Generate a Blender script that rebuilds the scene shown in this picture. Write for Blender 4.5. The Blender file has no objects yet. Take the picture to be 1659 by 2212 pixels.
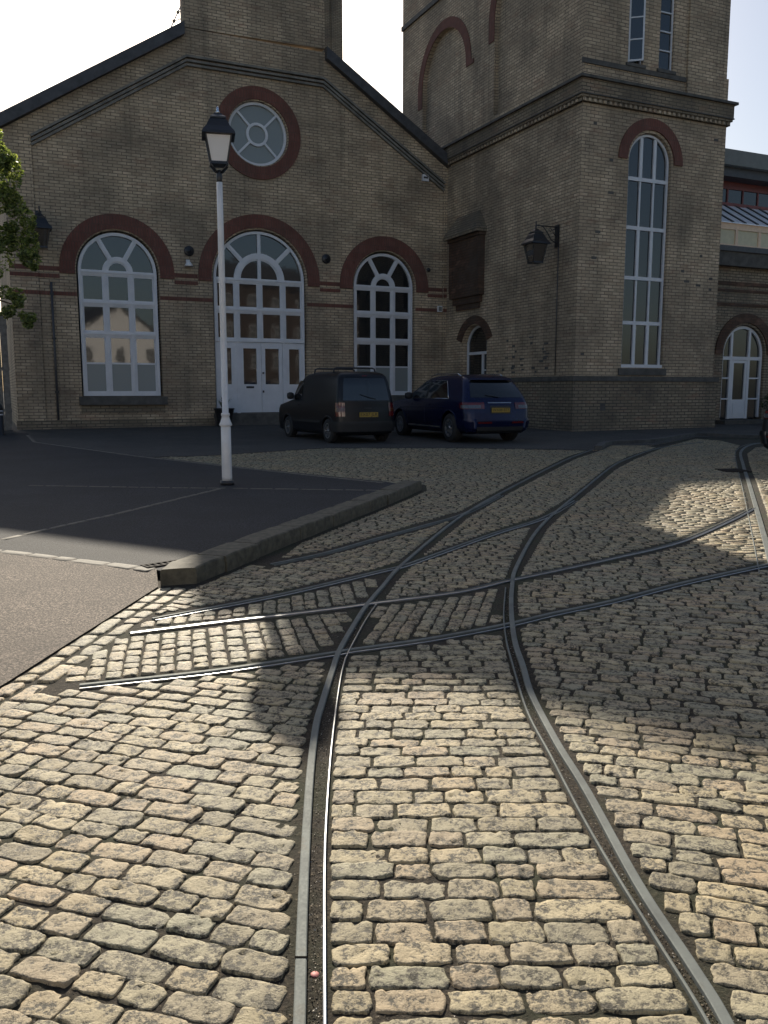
import bpy, math, random
from math import sin, cos, pi, radians as R, sqrt, atan2, hypot
from mathutils import Vector, Matrix
from mathutils.geometry import tessellate_polygon
from mathutils import noise as mnoise
random.seed(7)
SC = bpy.context.scene
COL = SC.collection
G = 0.012                    # the yard rises gently away from the viewer
HC = 1.57                    # camera height
F_PX, PITCH = 1843.0, R(8.09)

# ------------------------------------------------------------------ helpers
class MB:
    """collects geometry and links it as ONE mesh object"""
    def __init__(s): s.v = []; s.f = []; s.sm = []
    def add(s, vs, fs, smooth=False):
        o = len(s.v); s.v += [tuple(p) for p in vs]
        for f in fs: s.f.append(tuple(i + o for i in f)); s.sm.append(smooth)
        return s
    def box(s, x0, x1, y0, y1, z0, z1):
        vs = [(x, y, z) for z in (z0, z1) for y in (y0, y1) for x in (x0, x1)]
        return s.add(vs, [(0, 2, 3, 1), (4, 5, 7, 6), (0, 1, 5, 4), (2, 6, 7, 3), (0, 4, 6, 2), (1, 3, 7, 5)])
    def prism(s, pts, fn, d0, d1):
        """2-D outline pts mapped by fn(a, b, depth); convex or not"""
        n = len(pts)
        vs = [fn(a, b, d0) for a, b in pts] + [fn(a, b, d1) for a, b in pts]
        tris = tessellate_polygon([[Vector((a, b, 0)) for a, b in pts]])
        fs = [tuple(t) for t in tris] + [tuple(i + n for i in reversed(t)) for t in tris]
        fs += [(i, (i + 1) % n, (i + 1) % n + n, i + n) for i in range(n)]
        return s.add(vs, fs)
    def poly(s, loops, fn, d):
        """flat polygon with holes"""
        allp = [p for l in loops for p in l]
        tris = tessellate_polygon([[Vector((a, b, 0)) for a, b in l] for l in loops])
        return s.add([fn(a, b, d) for a, b in allp], [tuple(t) for t in tris])
    def skirt(s, pts, fn, d0, d1, closed=True):
        n = len(pts)
        vs = [fn(a, b, d0) for a, b in pts] + [fn(a, b, d1) for a, b in pts]
        return s.add(vs, [(i, (i + 1) % n, (i + 1) % n + n, i + n) for i in range(n if closed else n - 1)])
    def lathe(s, prof, seg=20, cx=0, cy=0, smooth=True, cap=True):
        vs = []; fs = []
        for r, z in prof:
            for k in range(seg):
                a = 2 * pi * k / seg; vs.append((cx + r * cos(a), cy + r * sin(a), z))
        for i in range(len(prof) - 1):
            for k in range(seg):
                k2 = (k + 1) % seg
                fs.append((i * seg + k, i * seg + k2, (i + 1) * seg + k2, (i + 1) * seg + k))
        if cap: fs.append(tuple(reversed(range(seg)))); fs.append(tuple(range((len(prof) - 1) * seg, len(prof) * seg)))
        return s.add(vs, fs, smooth)
    def tube(s, pts, r, seg=8, smooth=True):
        pts = [Vector(p) for p in pts]; vs = []; fs = []
        rr = r if isinstance(r, (list, tuple)) else [r] * len(pts)
        for i, p in enumerate(pts):
            t = (pts[min(i + 1, len(pts) - 1)] - pts[max(i - 1, 0)]).normalized()
            a = t.cross(Vector((0, 0, 1)))
            if a.length < 1e-3: a = t.cross(Vector((0, 1, 0)))
            a.normalize(); b = t.cross(a)
            for k in range(seg):
                an = 2 * pi * k / seg; vs.append(p + (a * cos(an) + b * sin(an)) * rr[i])
        for i in range(len(pts) - 1):
            for k in range(seg):
                k2 = (k + 1) % seg
                fs.append((i * seg + k, i * seg + k2, (i + 1) * seg + k2, (i + 1) * seg + k))
        fs.append(tuple(reversed(range(seg)))); fs.append(tuple(range((len(pts) - 1) * seg, len(pts) * seg)))
        return s.add(vs, fs, smooth)
    def ring(s, cx, cz, r0, r1, a0, a1, fn, d0, d1, n=28):
        """extruded arch sector"""
        o = [(cx + r1 * cos(a0 + (a1 - a0) * i / n), cz + r1 * sin(a0 + (a1 - a0) * i / n)) for i in range(n + 1)]
        q = [(cx + r0 * cos(a0 + (a1 - a0) * i / n), cz + r0 * sin(a0 + (a1 - a0) * i / n)) for i in range(n + 1)]
        vs = []
        for i in range(n + 1): vs += [fn(*q[i], d0), fn(*o[i], d0), fn(*o[i], d1), fn(*q[i], d1)]
        fs = []
        for i in range(n):
            for k in range(4):
                k2 = (k + 1) % 4; fs.append((4 * i + k, 4 * i + k2, 4 * i + 4 + k2, 4 * i + 4 + k))
        fs += [(0, 1, 2, 3), (4 * n + 3, 4 * n + 2, 4 * n + 1, 4 * n)]
        return s.add(vs, fs)
    def bar(s, p, q, w, fn, d0, d1):
        (x0, z0), (x1, z1) = p, q; l = hypot(x1 - x0, z1 - z0); a, b = -(z1 - z0) / l * w / 2, (x1 - x0) / l * w / 2
        return s.prism([(x0 + a, z0 + b), (x1 + a, z1 + b), (x1 - a, z1 - b), (x0 - a, z0 - b)], fn, d0, d1)
    def rect(s, x0, x1, z0, z1, fn, d0, d1):
        return s.prism([(x0, z0), (x1, z0), (x1, z1), (x0, z1)], fn, d0, d1)
    def build(s, name, mat, parent=None, fix=True):
        me = bpy.data.meshes.new(name); me.from_pydata(s.v, [], s.f)
        me.polygons.foreach_set('use_smooth', s.sm); me.update()
        if fix:
            import bmesh
            bm = bmesh.new(); bm.from_mesh(me); bmesh.ops.recalc_face_normals(bm, faces=bm.faces); bm.to_mesh(me); bm.free()
        o = bpy.data.objects.new(name, me); COL.objects.link(o)
        if mat: me.materials.append(mat)
        if parent: o.parent = parent
        return o
def tag(o, label=None, cat=None, group=None, kind=None):
    if label: o['label'] = label
    if cat: o['category'] = cat
    if group: o['group'] = group
    if kind: o['kind'] = kind
    return o
def thing(name, label, cat, loc=(0, 0, 0), rz=0, group=None):
    o = bpy.data.objects.new(name, None); COL.objects.link(o); o.location = loc; o.rotation_euler = (0, 0, rz)
    o.empty_display_size = .2
    return tag(o, label, cat, group)
FZ = lambda a, b, d: (a, d, b)       # wall facing -y : a along x, b up, d depth
FXm = lambda a, b, d: (d, a, b)      # wall facing -x : a along y

def ray(x, y):
    dx, dy = x - 829.5, y - 1106.0
    return Vector((dx, F_PX * cos(PITCH) - dy * sin(PITCH), -dy * cos(PITCH) - F_PX * sin(PITCH)))
def gp(x, y, h=0.0):
    """point of the sloping yard seen in this direction"""
    d = ray(x, y); t = -(HC - h) / (d.z - G * d.y); return Vector((0, 0, HC)) + d * t
def zg(y): return G * y

# ------------------------------------------------------------------ materials
def newmat(name):
    m = bpy.data.materials.new(name); m.use_nodes = True
    nt = m.node_tree; b = nt.nodes['Principled BSDF']; return m, nt, b
def N(nt, t, **k):
    n = nt.nodes.new(t)
    for a, v in k.items():
        if a in n.inputs: n.inputs[a].default_value = v
        else: setattr(n, a, v)
    return n
def ramp(nt, src, stops):
    r = nt.nodes.new('ShaderNodeValToRGB'); e = r.color_ramp.elements
    while len(e) < len(stops): e.new(.5)
    for i, (p, c) in enumerate(stops): e[i].position = p; e[i].color = (*c, 1) if len(c) == 3 else c
    nt.links.new(src, r.inputs[0]); return r.outputs[0]
def mix(nt, fac, a, b, mode='MIX'):
    m = nt.nodes.new('ShaderNodeMix'); m.data_type = 'RGBA'; m.blend_type = mode
    for sock, v in ((m.inputs[0], fac), (m.inputs[6], a), (m.inputs[7], b)):
        if hasattr(v, 'is_linked'): nt.links.new(v, sock)
        elif isinstance(v, (int, float)): sock.default_value = v
        else: sock.default_value = (*v, 1)
    return m.outputs[2]
def noise(nt, vec, scale, detail=4, rough=.55):
    n = N(nt, 'ShaderNodeTexNoise'); n.inputs['Scale'].default_value = scale; n.inputs['Detail'].default_value = detail
    n.inputs['Roughness'].default_value = rough
    if vec: nt.links.new(vec, n.inputs['Vector'])
    return n.outputs['Fac']
def bump(nt, b, h, strength=.3, dist=.01):
    n = N(nt, 'ShaderNodeBump'); n.inputs['Strength'].default_value = strength; n.inputs['Distance'].default_value = dist
    nt.links.new(h, n.inputs['Height']); nt.links.new(n.outputs[0], b.inputs['Normal']); return n
def objvec(nt): return N(nt, 'ShaderNodeTexCoord').outputs['Object']
def simple(name, col, rough=.5, metal=0, spec=.5, var=.15, scale=6, bmp=0):
    m, nt, b = newmat(name); v = objvec(nt)
    f = noise(nt, v, scale, 6, .6)
    c = ramp(nt, f, [(.3, tuple(x * (1 - var) for x in col)), (.7, tuple(min(1, x * (1 + var)) for x in col))])
    nt.links.new(c, b.inputs['Base Color'])
    b.inputs['Roughness'].default_value = rough; b.inputs['Metallic'].default_value = metal
    b.inputs['Specular IOR Level'].default_value = spec
    if bmp: bump(nt, b, noise(nt, v, scale * 12, 4), bmp, .004)
    return m
def brick_mat(name, c1, c2, mort, stain=.5, row=.098, width=.3, patch=None):
    m, nt, b = newmat(name); v = objvec(nt); L = nt.links
    sp = N(nt, 'ShaderNodeSeparateXYZ'); L.new(v, sp.inputs[0])
    ad = N(nt, 'ShaderNodeMath', operation='ADD'); L.new(sp.outputs[0], ad.inputs[0]); L.new(sp.outputs[1], ad.inputs[1])
    cb = N(nt, 'ShaderNodeCombineXYZ'); L.new(ad.outputs[0], cb.inputs[0]); L.new(sp.outputs[2], cb.inputs[1])
    br = N(nt, 'ShaderNodeTexBrick'); L.new(cb.outputs[0], br.inputs['Vector'])
    br.inputs['Scale'].default_value = 1; br.inputs['Mortar Size'].default_value = .015; br.inputs['Mortar Smooth'].default_value = .25
    br.inputs['Brick Width'].default_value = width; br.inputs['Row Height'].default_value = row; br.inputs['Bias'].default_value = -.1
    br.inputs['Color1'].default_value = (*c1, 1); br.inputs['Color2'].default_value = (*c2, 1); br.inputs['Mortar'].default_value = (*mort, 1)
    col = br.outputs['Color']
    # single odd bricks: pink, pale or burnt
    mp = N(nt, 'ShaderNodeMapping'); L.new(cb.outputs[0], mp.inputs[0]); mp.inputs['Scale'].default_value = (1 / width, 1 / row, 1)
    wn = noise(nt, mp.outputs[0], .9, 2, .9)
    col = mix(nt, ramp(nt, wn, [(.60, (0, 0, 0)), (.72, (.75, .75, .75))]), col, tuple(x * .55 for x in c2))
    wn2 = noise(nt, mp.outputs[0], .23, 3, .8)
    col = mix(nt, ramp(nt, wn2, [(.54, (0, 0, 0)), (.70, (.6, .6, .6))]), col, patch or (.30, .165, .11))
    big = noise(nt, v, .45, 6, .62)
    col = mix(nt, ramp(nt, big, [(.40, (stain * 1.2, stain * 1.2, stain * 1.2)), (.58, (0, 0, 0))]), col, (.085, .075, .062))
    mid = noise(nt, v, 2.3, 5, .65)
    col = mix(nt, ramp(nt, mid, [(.35, (.55, .55, .55)), (.62, (0, 0, 0))]), col, tuple(x * .5 for x in c1))
    # vertical weather streaks
    mp2 = N(nt, 'ShaderNodeMapping'); L.new(cb.outputs[0], mp2.inputs[0]); mp2.inputs['Scale'].default_value = (1.6, .12, 1)
    st = noise(nt, mp2.outputs[0], 1, 5, .7)
    col = mix(nt, ramp(nt, st, [(.52, (0, 0, 0)), (.75, (.5, .5, .5))]), col, (.05, .05, .045))
    L.new(col, b.inputs['Base Color']); b.inputs['Roughness'].default_value = .85; b.inputs['Specular IOR Level'].default_value = .25
    hmix = mix(nt, .35, br.outputs['Fac'], noise(nt, v, 40, 3))
    bp = bump(nt, b, hmix, .5, .012); bp.invert = True
    return m
M = {}
M['brick'] = brick_mat('stock_brick', (.68, .54, .375), (.47, .36, .245), (.175, .14, .105))
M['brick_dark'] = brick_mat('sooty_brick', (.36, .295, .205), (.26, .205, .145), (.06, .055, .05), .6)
M['red'] = brick_mat('red_brick', (.21, .088, .068), (.17, .068, .053), (.14, .078, .062), .25, .3, .09, (.2, .06, .045))
M['redbay'] = brick_mat('brown_red_brick', (.13, .075, .05), (.10, .055, .04), (.06, .045, .035), .5)
M['white'] = simple('white_paint', (.62, .63, .66), .35, var=.06, scale=3)
M['postwhite'] = simple('post_paint', (.70, .69, .68), .38, var=.08, scale=5, bmp=.05)
M['slate'] = simple('slate', (.055, .055, .06), .6, var=.35, scale=5, bmp=.3)
M['stone'] = simple('dark_stone', (.085, .08, .072), .8, var=.35, scale=4, bmp=.4)
M['stonelight'] = simple('weathered_stone', (.17, .16, .14), .8, var=.35, scale=3, bmp=.4)
M['grey'] = simple('grey_fascia', (.17, .18, .17), .6, var=.1)
M['gutter'] = simple('dark_gutter', (.06, .06, .065), .45, var=.2)
M['redpaint'] = simple('red_cladding', (.18, .05, .045), .5, var=.15)
M['timber'] = simple('cream_timber', (.75, .56, .40), .5, var=.1, scale=8)  # cream raised brighter to stand for light on the frames
M['cream'] = simple('cream_pane', (.6, .55, .38), .6, var=.08)  # flat cream colour for the timber window panes
M['black'] = simple('black_iron', (.022, .022, .025), .38, var=.2, bmp=.1)
M['rubber'] = simple('rubber', (.018, .018, .018), .75, var=.2)
M['rim'] = simple('alloy', (.35, .36, .38), .3, .8, var=.1)
M['vanpaint'] = simple('black_paint', (.009, .0095, .012), .3, 0, .35, var=.1)
M['blue'] = simple('blue_paint', (.005, .009, .042), .25, .3, .5, var=.08)
M['trim'] = simple('black_plastic', (.015, .015, .016), .55, var=.1)
M['chrome'] = simple('chrome', (.55, .56, .58), .18, 1, var=.05)
M['plate'] = simple('yellow_plate', (.34, .23, .04), .4, var=.04)
M['lightwhite'] = simple('clear_lens', (.11, .11, .12), .15, .3, var=.3, scale=30)
M['fence'] = simple('weathered_boards', (.16, .145, .125), .8, var=.35, scale=9, bmp=.3)
M['bark'] = simple('bark', (.09, .065, .045), .9, var=.4, scale=12, bmp=.6)
M['soil'] = simple('potting_soil', (.03, .022, .015), .95, var=.3)
M['interior'] = simple('curtain', (.30, .31, .31), .8, var=.12, scale=2)
def glass_mat(name, col, rough=.04, wav=.07, coat=0):
    m, nt, b = newmat(name); v = objvec(nt)
    b.inputs['Base Color'].default_value = (*col, 1); b.inputs['Roughness'].default_value = rough
    b.inputs['Specular IOR Level'].default_value = .9
    bump(nt, b, noise(nt, v, 1.7, 2), wav, .02); return m
M['glass'] = glass_mat('old_glass', (.012, .014, .016))
M['carglass'] = glass_mat('car_glass', (.006, .007, .008), .05, .0)
M['frost'] = glass_mat('frosted_and_glare_glass', (.19, .215, .215), .4, .01)
M['lampglass'] = glass_mat('lantern_glass', (.62, .61, .60), .3, .02)
M['redlens'] = glass_mat('red_lens', (.10, .005, .005), .12, .0)
M['capred'] = simple('faded_pink', (.55, .2, .18), .6)
M['amber'] = glass_mat('amber_lens', (.12, .03, .006), .12, .0)
M['skyglass'] = glass_mat('sky_pale_roof_glass', (.88, .92, .97), .12, .0)  # pale base colour stands for the sky reflected in the lean-to

def asphalt_mat(name, c, rough=.85, grit=.5, sc=70):
    m, nt, b = newmat(name); v = objvec(nt)
    f = noise(nt, v, sc, 2, .9); g = noise(nt, v, 1.1, 5, .6)
    col = ramp(nt, f, [(.40, tuple(x * .4 for x in c)), (.5, c), (.62, tuple(min(1, x * (1 + grit * 3)) for x in c))])
    col = mix(nt, ramp(nt, g, [(.4, (.5, .5, .5)), (.65, (0, 0, 0))]), col, tuple(x * .65 for x in c))
    nt.links.new(col, b.inputs['Base Color']); b.inputs['Roughness'].default_value = rough
    b.inputs['Specular IOR Level'].default_value = .4
    bump(nt, b, f, .9, .006); return m
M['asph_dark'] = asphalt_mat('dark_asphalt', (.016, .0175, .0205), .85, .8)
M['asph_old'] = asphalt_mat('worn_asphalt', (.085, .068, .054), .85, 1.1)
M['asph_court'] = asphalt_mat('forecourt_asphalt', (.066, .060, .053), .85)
def soil_mat():
    m, nt, b = newmat('joint_soil'); v = objvec(nt)
    f = noise(nt, v, 60, 5, .75); g = noise(nt, v, 2.2, 4)
    c = ramp(nt, f, [(.36, (.012, .009, .005)), (.54, (.036, .027, .017)), (.64, (.09, .07, .045)), (.74, (.30, .25, .19))])
    c = mix(nt, ramp(nt, g, [(.45, (0, 0, 0)), (.62, (.65, .65, .65))]), c, (.028, .036, .012))
    nt.links.new(c, b.inputs['Base Color']); b.inputs['Roughness'].default_value = .95
    bump(nt, b, f, 1, .012); return m
M['jsoil'] = soil_mat()
M['matt'] = simple('dark_gap', (.012, .011, .010), 1.0, spec=0)
M['drain'] = simple('rusty_iron', (.03, .026, .024), .85, var=.3, spec=.2)
def sett_mat():
    m, nt, b = newmat('granite_setts'); v = objvec(nt); L = nt.links
    geo = N(nt, 'ShaderNodeNewGeometry'); rnd = geo.outputs['Random Per Island']
    base = ramp(nt, rnd, [(0, (.25, .21, .135)), (.2, (.43, .345, .195)), (.4, (.45, .335, .205)), (.55, (.31, .28, .185)), (.75, (.52, .42, .25)), (.9, (.38, .28, .175)), (1, (.33, .305, .2))])
    big = noise(nt, v, .9, 4)
    base = mix(nt, ramp(nt, big, [(.4, (.4, .4, .4)), (.6, (0, 0, 0))]), base, (.32, .31, .22))
    f1 = noise(nt, v, 150, 4, .85)
    base = mix(nt, ramp(nt, f1, [(.32, (.55, .55, .55)), (.46, (0, 0, 0))]), base, (.13, .11, .075))
    base = mix(nt, ramp(nt, f1, [(.58, (0, 0, 0)), (.72, (.5, .5, .5))]), base, (.6, .52, .38))
    f2 = noise(nt, v, 21, 5, .72); f3 = noise(nt, v, 60, 4, .75)
    gate = ramp(nt, f2, [(.45, (1, 1, 1)), (.54, (0, 0, 0))]); sp = ramp(nt, f3, [(.48, (1, 1, 1)), (.58, (.0, .0, .0))])
    pits = mix(nt, 1, gate, sp, 'MULTIPLY')
    sp2 = ramp(nt, f3, [(.30, (1, 1, 1)), (.37, (0, 0, 0))])
    pits = mix(nt, 1, pits, sp2, 'ADD')
    base = mix(nt, pits, base, (.055, .048, .033))
    L.new(base, b.inputs['Base Color'])
    b.inputs['Roughness'].default_value = .6; b.inputs['Specular IOR Level'].default_value = .4
    h = mix(nt, .45, f2, f3)
    bump(nt, b, mix(nt, .2, h, f1), 1.0, .016); return m
M['sett'] = sett_mat()
M['kerb'] = simple('mossy_granite', (.095, .085, .06), .8, var=.45, scale=14, bmp=.5)
M['strip'] = simple('pavement_granite', (.11, .10, .08), .75, var=.35, scale=20, bmp=.4)
M['rail'] = None
def rail_mat():
    m, nt, b = newmat('worn_rail_steel'); v = objvec(nt)
    f = noise(nt, v, 5, 5, .65); g = noise(nt, v, 120, 3)
    c = ramp(nt, f, [(.35, (.12, .13, .125)), (.6, (.17, .185, .175)), (.75, (.13, .115, .09))])
    nt.links.new(c, b.inputs['Base Color']); b.inputs['Metallic'].default_value = .25
    r = ramp(nt, g, [(.3, (.68, .68, .68)), (.7, (.82, .82, .82))]); nt.links.new(r, b.inputs['Roughness']); b.inputs['Specular IOR Level'].default_value = .25
    bump(nt, b, g, .15, .002); return m
M['rail'] = rail_mat()
M['bright'] = simple('polished_rail_edge', (.45, .46, .47), .3, 1, var=.15, scale=20)
def leaf_mat(name, c, tr):
    m, nt, b = newmat(name); geo = N(nt, 'ShaderNodeNewGeometry')
    col = ramp(nt, geo.outputs['Random Per Island'], [(0, tuple(x * .4 for x in c)), (.5, c), (.85, tuple(min(1, x * 1.5) for x in c)), (1, (c[0] * 2.4, c[1] * 1.9, c[2] * 2))])
    nt.links.new(col, b.inputs['Base Color']); b.inputs['Roughness'].default_value = .5
    t = N(nt, 'ShaderNodeBsdfTranslucent'); nt.links.new(mix(nt, 1, col, tr, 'MULTIPLY'), t.inputs[0])
    ms = N(nt, 'ShaderNodeMixShader'); ms.inputs[0].default_value = .52
    out = nt.nodes['Material Output']
    nt.links.new(b.outputs[0], ms.inputs[1]); nt.links.new(t.outputs[0], ms.inputs[2]); nt.links.new(ms.outputs[0], out.inputs[0]); return m
M['leaf'] = leaf_mat('leaves', (.125, .16, .062), (1.9, 1.9, .9))
M['leafdark'] = leaf_mat('dark_leaves', (.035, .055, .022), (1.4, 1.6, .8))

# ------------------------------------------------------------------ camera, light, world
cam = bpy.data.cameras.new('camera'); co = bpy.data.objects.new('camera', cam); COL.objects.link(co)
cam.sensor_fit = 'VERTICAL'; cam.sensor_height = 24; cam.lens = 24 * F_PX / 2212; cam.clip_end = 3000; cam.clip_start = .05
co.location = (0, 0, HC); co.rotation_euler = (pi / 2 - PITCH, 0, 0); SC.camera = co
SUN_AZ, SUN_EL = R(-12.4), R(30.2)
sd = Vector((sin(SUN_AZ) * cos(SUN_EL), cos(SUN_AZ) * cos(SUN_EL), sin(SUN_EL)))
sl = bpy.data.lights.new('sun', 'SUN'); sl.energy = 5.0; sl.angle = R(.5); sl.color = (1, .90, .74)
so = bpy.data.objects.new('sun', sl); COL.objects.link(so); so.rotation_euler = (-sd).to_track_quat('-Z', 'Y').to_euler(); so.location = (0, 0, 40)
w = bpy.data.worlds.new('World'); SC.world = w; w.use_nodes = True
nt = w.node_tree; sk = nt.nodes.new('ShaderNodeTexSky'); sk.sky_type = 'NISHITA'; sk.sun_disc = False
sk.sun_elevation = SUN_EL; sk.sun_rotation = SUN_AZ; sk.dust_density = 2.0; sk.air_density = 1.0
nt.links.new(sk.outputs[0], nt.nodes['Background'].inputs[0]); nt.nodes['Background'].inputs[1].default_value = .082
SC.view_settings.view_transform = 'Standard'; SC.view_settings.look = 'None'; SC.view_settings.gamma = 1
SC.view_settings.exposure = 0.5

# ------------------------------------------------------------------ ground sheets
def sheet(name, px, h, mat, world=None, kind='structure'):
    pts = world or [gp(x, y, h) for x, y in px]
    fn = lambda a, b, d: (a, b, zg(b) + d)
    return tag(MB().poly([[(p[0], p[1]) for p in pts]], fn, h).build(name, mat, fix=False), kind=kind)
mb = MB()
ys = [-60, -20, -5, 0, 5, 10, 15, 20, 25, 30, 40, 60, 120, 400, 1500]
for i, y in enumerate(ys): mb.add([(-800, y, G * min(y, 60) - .05), (800, y, G * min(y, 60) - .05)], [])
mb.f = [(2 * i, 2 * i + 1, 2 * i + 3, 2 * i + 2) for i in range(len(ys) - 1)]; mb.sm = [False] * len(mb.f)
tag(mb.build('ground', M['asph_court'], fix=False), kind='structure')
sheet('joint_soil', None, -.0075, M['jsoil'], world=[(-9, -3), (22, -3), (22, 31), (-14, 31)])
court = [(60, 938), (75, 957), (300, 988), (440, 985), (700, 968), (1000, 968), (1300, 973), (1322, 962), (1414, 962), (1501, 945), (1660, 947)]
cw = [gp(x, y) for x, y in court] + [Vector((22, 24)), Vector((22, 44)), Vector((-30, 44)), Vector((-30, 27.5))]
sheet('forecourt', None, .004, M['asph_court'], world=cw)

# raised pavement on the left
KH = .12          # kerb
PH = .055         # pavement behind it
pave = [(-120, 1183), (0, 1190), (330, 1230), (352, 1230), (425, 1226), (650, 1135), (800, 1082), (907, 1046), (829, 1040), (550, 1012), (300, 984), (75, 953), (60, 936), (-250, 936)]
kpt = [gp(x, y) for x, y in [(425, 1259), (650, 1166), (800, 1106), (912, 1058)]]
back = []
for i in range(4):
    d_ = (kpt[min(i + 1, 3)] - kpt[max(i - 1, 0)]); d_ = Vector((d_.x, d_.y)).normalized(); back.append(Vector((kpt[i].x, kpt[i].y, 0)) + Vector((-d_.y, d_.x, 0)) * .16 + (Vector((d_.x, d_.y, 0)) * .03 if i == 0 else Vector()))
pw = [gp(x, y, PH) for x, y in pave[:2]] + [gp(338, 1231, PH)] + back + [gp(x, y, PH) for x, y in pave[8:]]
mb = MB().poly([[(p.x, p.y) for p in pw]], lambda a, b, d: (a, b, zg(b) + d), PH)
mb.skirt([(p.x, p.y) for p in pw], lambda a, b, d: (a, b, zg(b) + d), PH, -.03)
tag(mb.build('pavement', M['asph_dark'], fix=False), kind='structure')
# worn asphalt ramp in front of it
low = []
top = [gp(x, y, PH) for x, y in [(-200, 1178), (-120, 1184), (0, 1190.5), (120, 1204), (240, 1219), (338, 1231)]]
bot = [gp(x, y, 0) for x, y in [(-700, 1900), (-420, 1748), (-200, 1605), (20, 1472), (180, 1370), (342, 1268)]]
mb = MB(); nS = 12
for i in range(6):
    for k in range(nS + 1):
        t = k / nS; p = top[i].lerp(bot[i], t); h = PH * (1 - t) ** 1.3 + .004
        mb.v.append((p.x, p.y, zg(p.y) + h))
for i in range(5):
    for k in range(nS):
        a = i * (nS + 1) + k; mb.f.append((a, a + 1, a + nS + 2, a + nS + 1)); mb.sm.append(True)
tag(mb.build('asphalt_path', M['asph_old'], fix=False), kind='structure')

# ------------------------------------------------------------------ setts
def cr(pts, n=8):
    """smooth curve through points"""
    out = []
    P = [pts[0] * 2 - pts[1]] + list(pts) + [pts[-1] * 2 - pts[-2]]
    for i in range(1, len(P) - 2):
        a, b, c, d = P[i - 1], P[i], P[i + 1], P[i + 2]
        for k in range(n):
            t = k / n
            out.append(.5 * ((2 * b) + (c - a) * t + (2 * a - 5 * b + 4 * c - d) * t * t + (3 * b - a - 3 * c + d) * t ** 3))
    out.append(pts[-1]); return out
def gl(px, h=0, smooth=True):
    p = [gp(x, y, h) for x, y in px]; p = [Vector((q.x, q.y)) for q in p]
    return cr(p, 6) if smooth and len(p) > 2 else p
R1 = [(636, 2600), (647, 2211), (655, 1938), (669, 1688), (682, 1573), (696, 1520), (717, 1453), (733, 1407), (767, 1347), (793, 1307), (827, 1267), (877, 1213), (1000, 1113), (1107, 1052), (1235, 988), (1322, 960), (1414, 948)]
R2 = [(1700, 2480), (1569.5, 2212), (1494, 2088), (1379, 1913), (1269, 1713), (1204, 1608), (1149, 1503), (1129, 1438), (1113, 1390), (1105, 1330), (1106, 1270), (1118, 1220), (1169, 1136), (1245, 1070), (1322, 1008), (1363, 988), (1424, 968), (1520, 955)]
G1 = [(703, 2600), (702, 2212), (701, 2038), (702, 1838), (710, 1688), (719, 1588), (732, 1488), (742, 1438), (755, 1405), (790, 1340), (815, 1303)]
G2 = [(1650, 2460), (1529, 2212), (1419, 2033), (1329, 1888), (1254, 1758), (1189, 1633), (1139, 1538), (1108, 1438), (1094, 1385), (1088, 1330), (1092, 1270)]
X1 = [(172, 1481), (360, 1461), (500, 1444), (717, 1411), (757, 1404), (927, 1380), (1093, 1349), (1194, 1325), (1322, 1298), (1475, 1259), (1659, 1219), (1850, 1180)]
X2 = [(282, 1369), (500, 1342), (627, 1328), (770, 1310), (810, 1304), (993, 1280), (1092, 1257), (1169, 1241), (1322, 1208), (1470, 1172), (1578, 1126), (1632, 1098)]
X3 = [(330, 1337), (500, 1305), (625, 1280), (811, 1236), (867, 1223), (939, 1198), (1067, 1152), (1169, 1120), (1240, 1082)]
X4 = [(585, 1219), (700, 1195), (811, 1164), (913, 1136), (1000, 1110), (1080, 1070)]
R3 = [(1672, 1240), (1652, 1164), (1636, 1106), (1627, 1075), (1618, 1044), (1605, 1003), (1601, 975), (1625, 960), (1680, 955)]
P2 = lambda l, h=0: [(p.x, p.y) for p in gl(l, h, False)]
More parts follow.
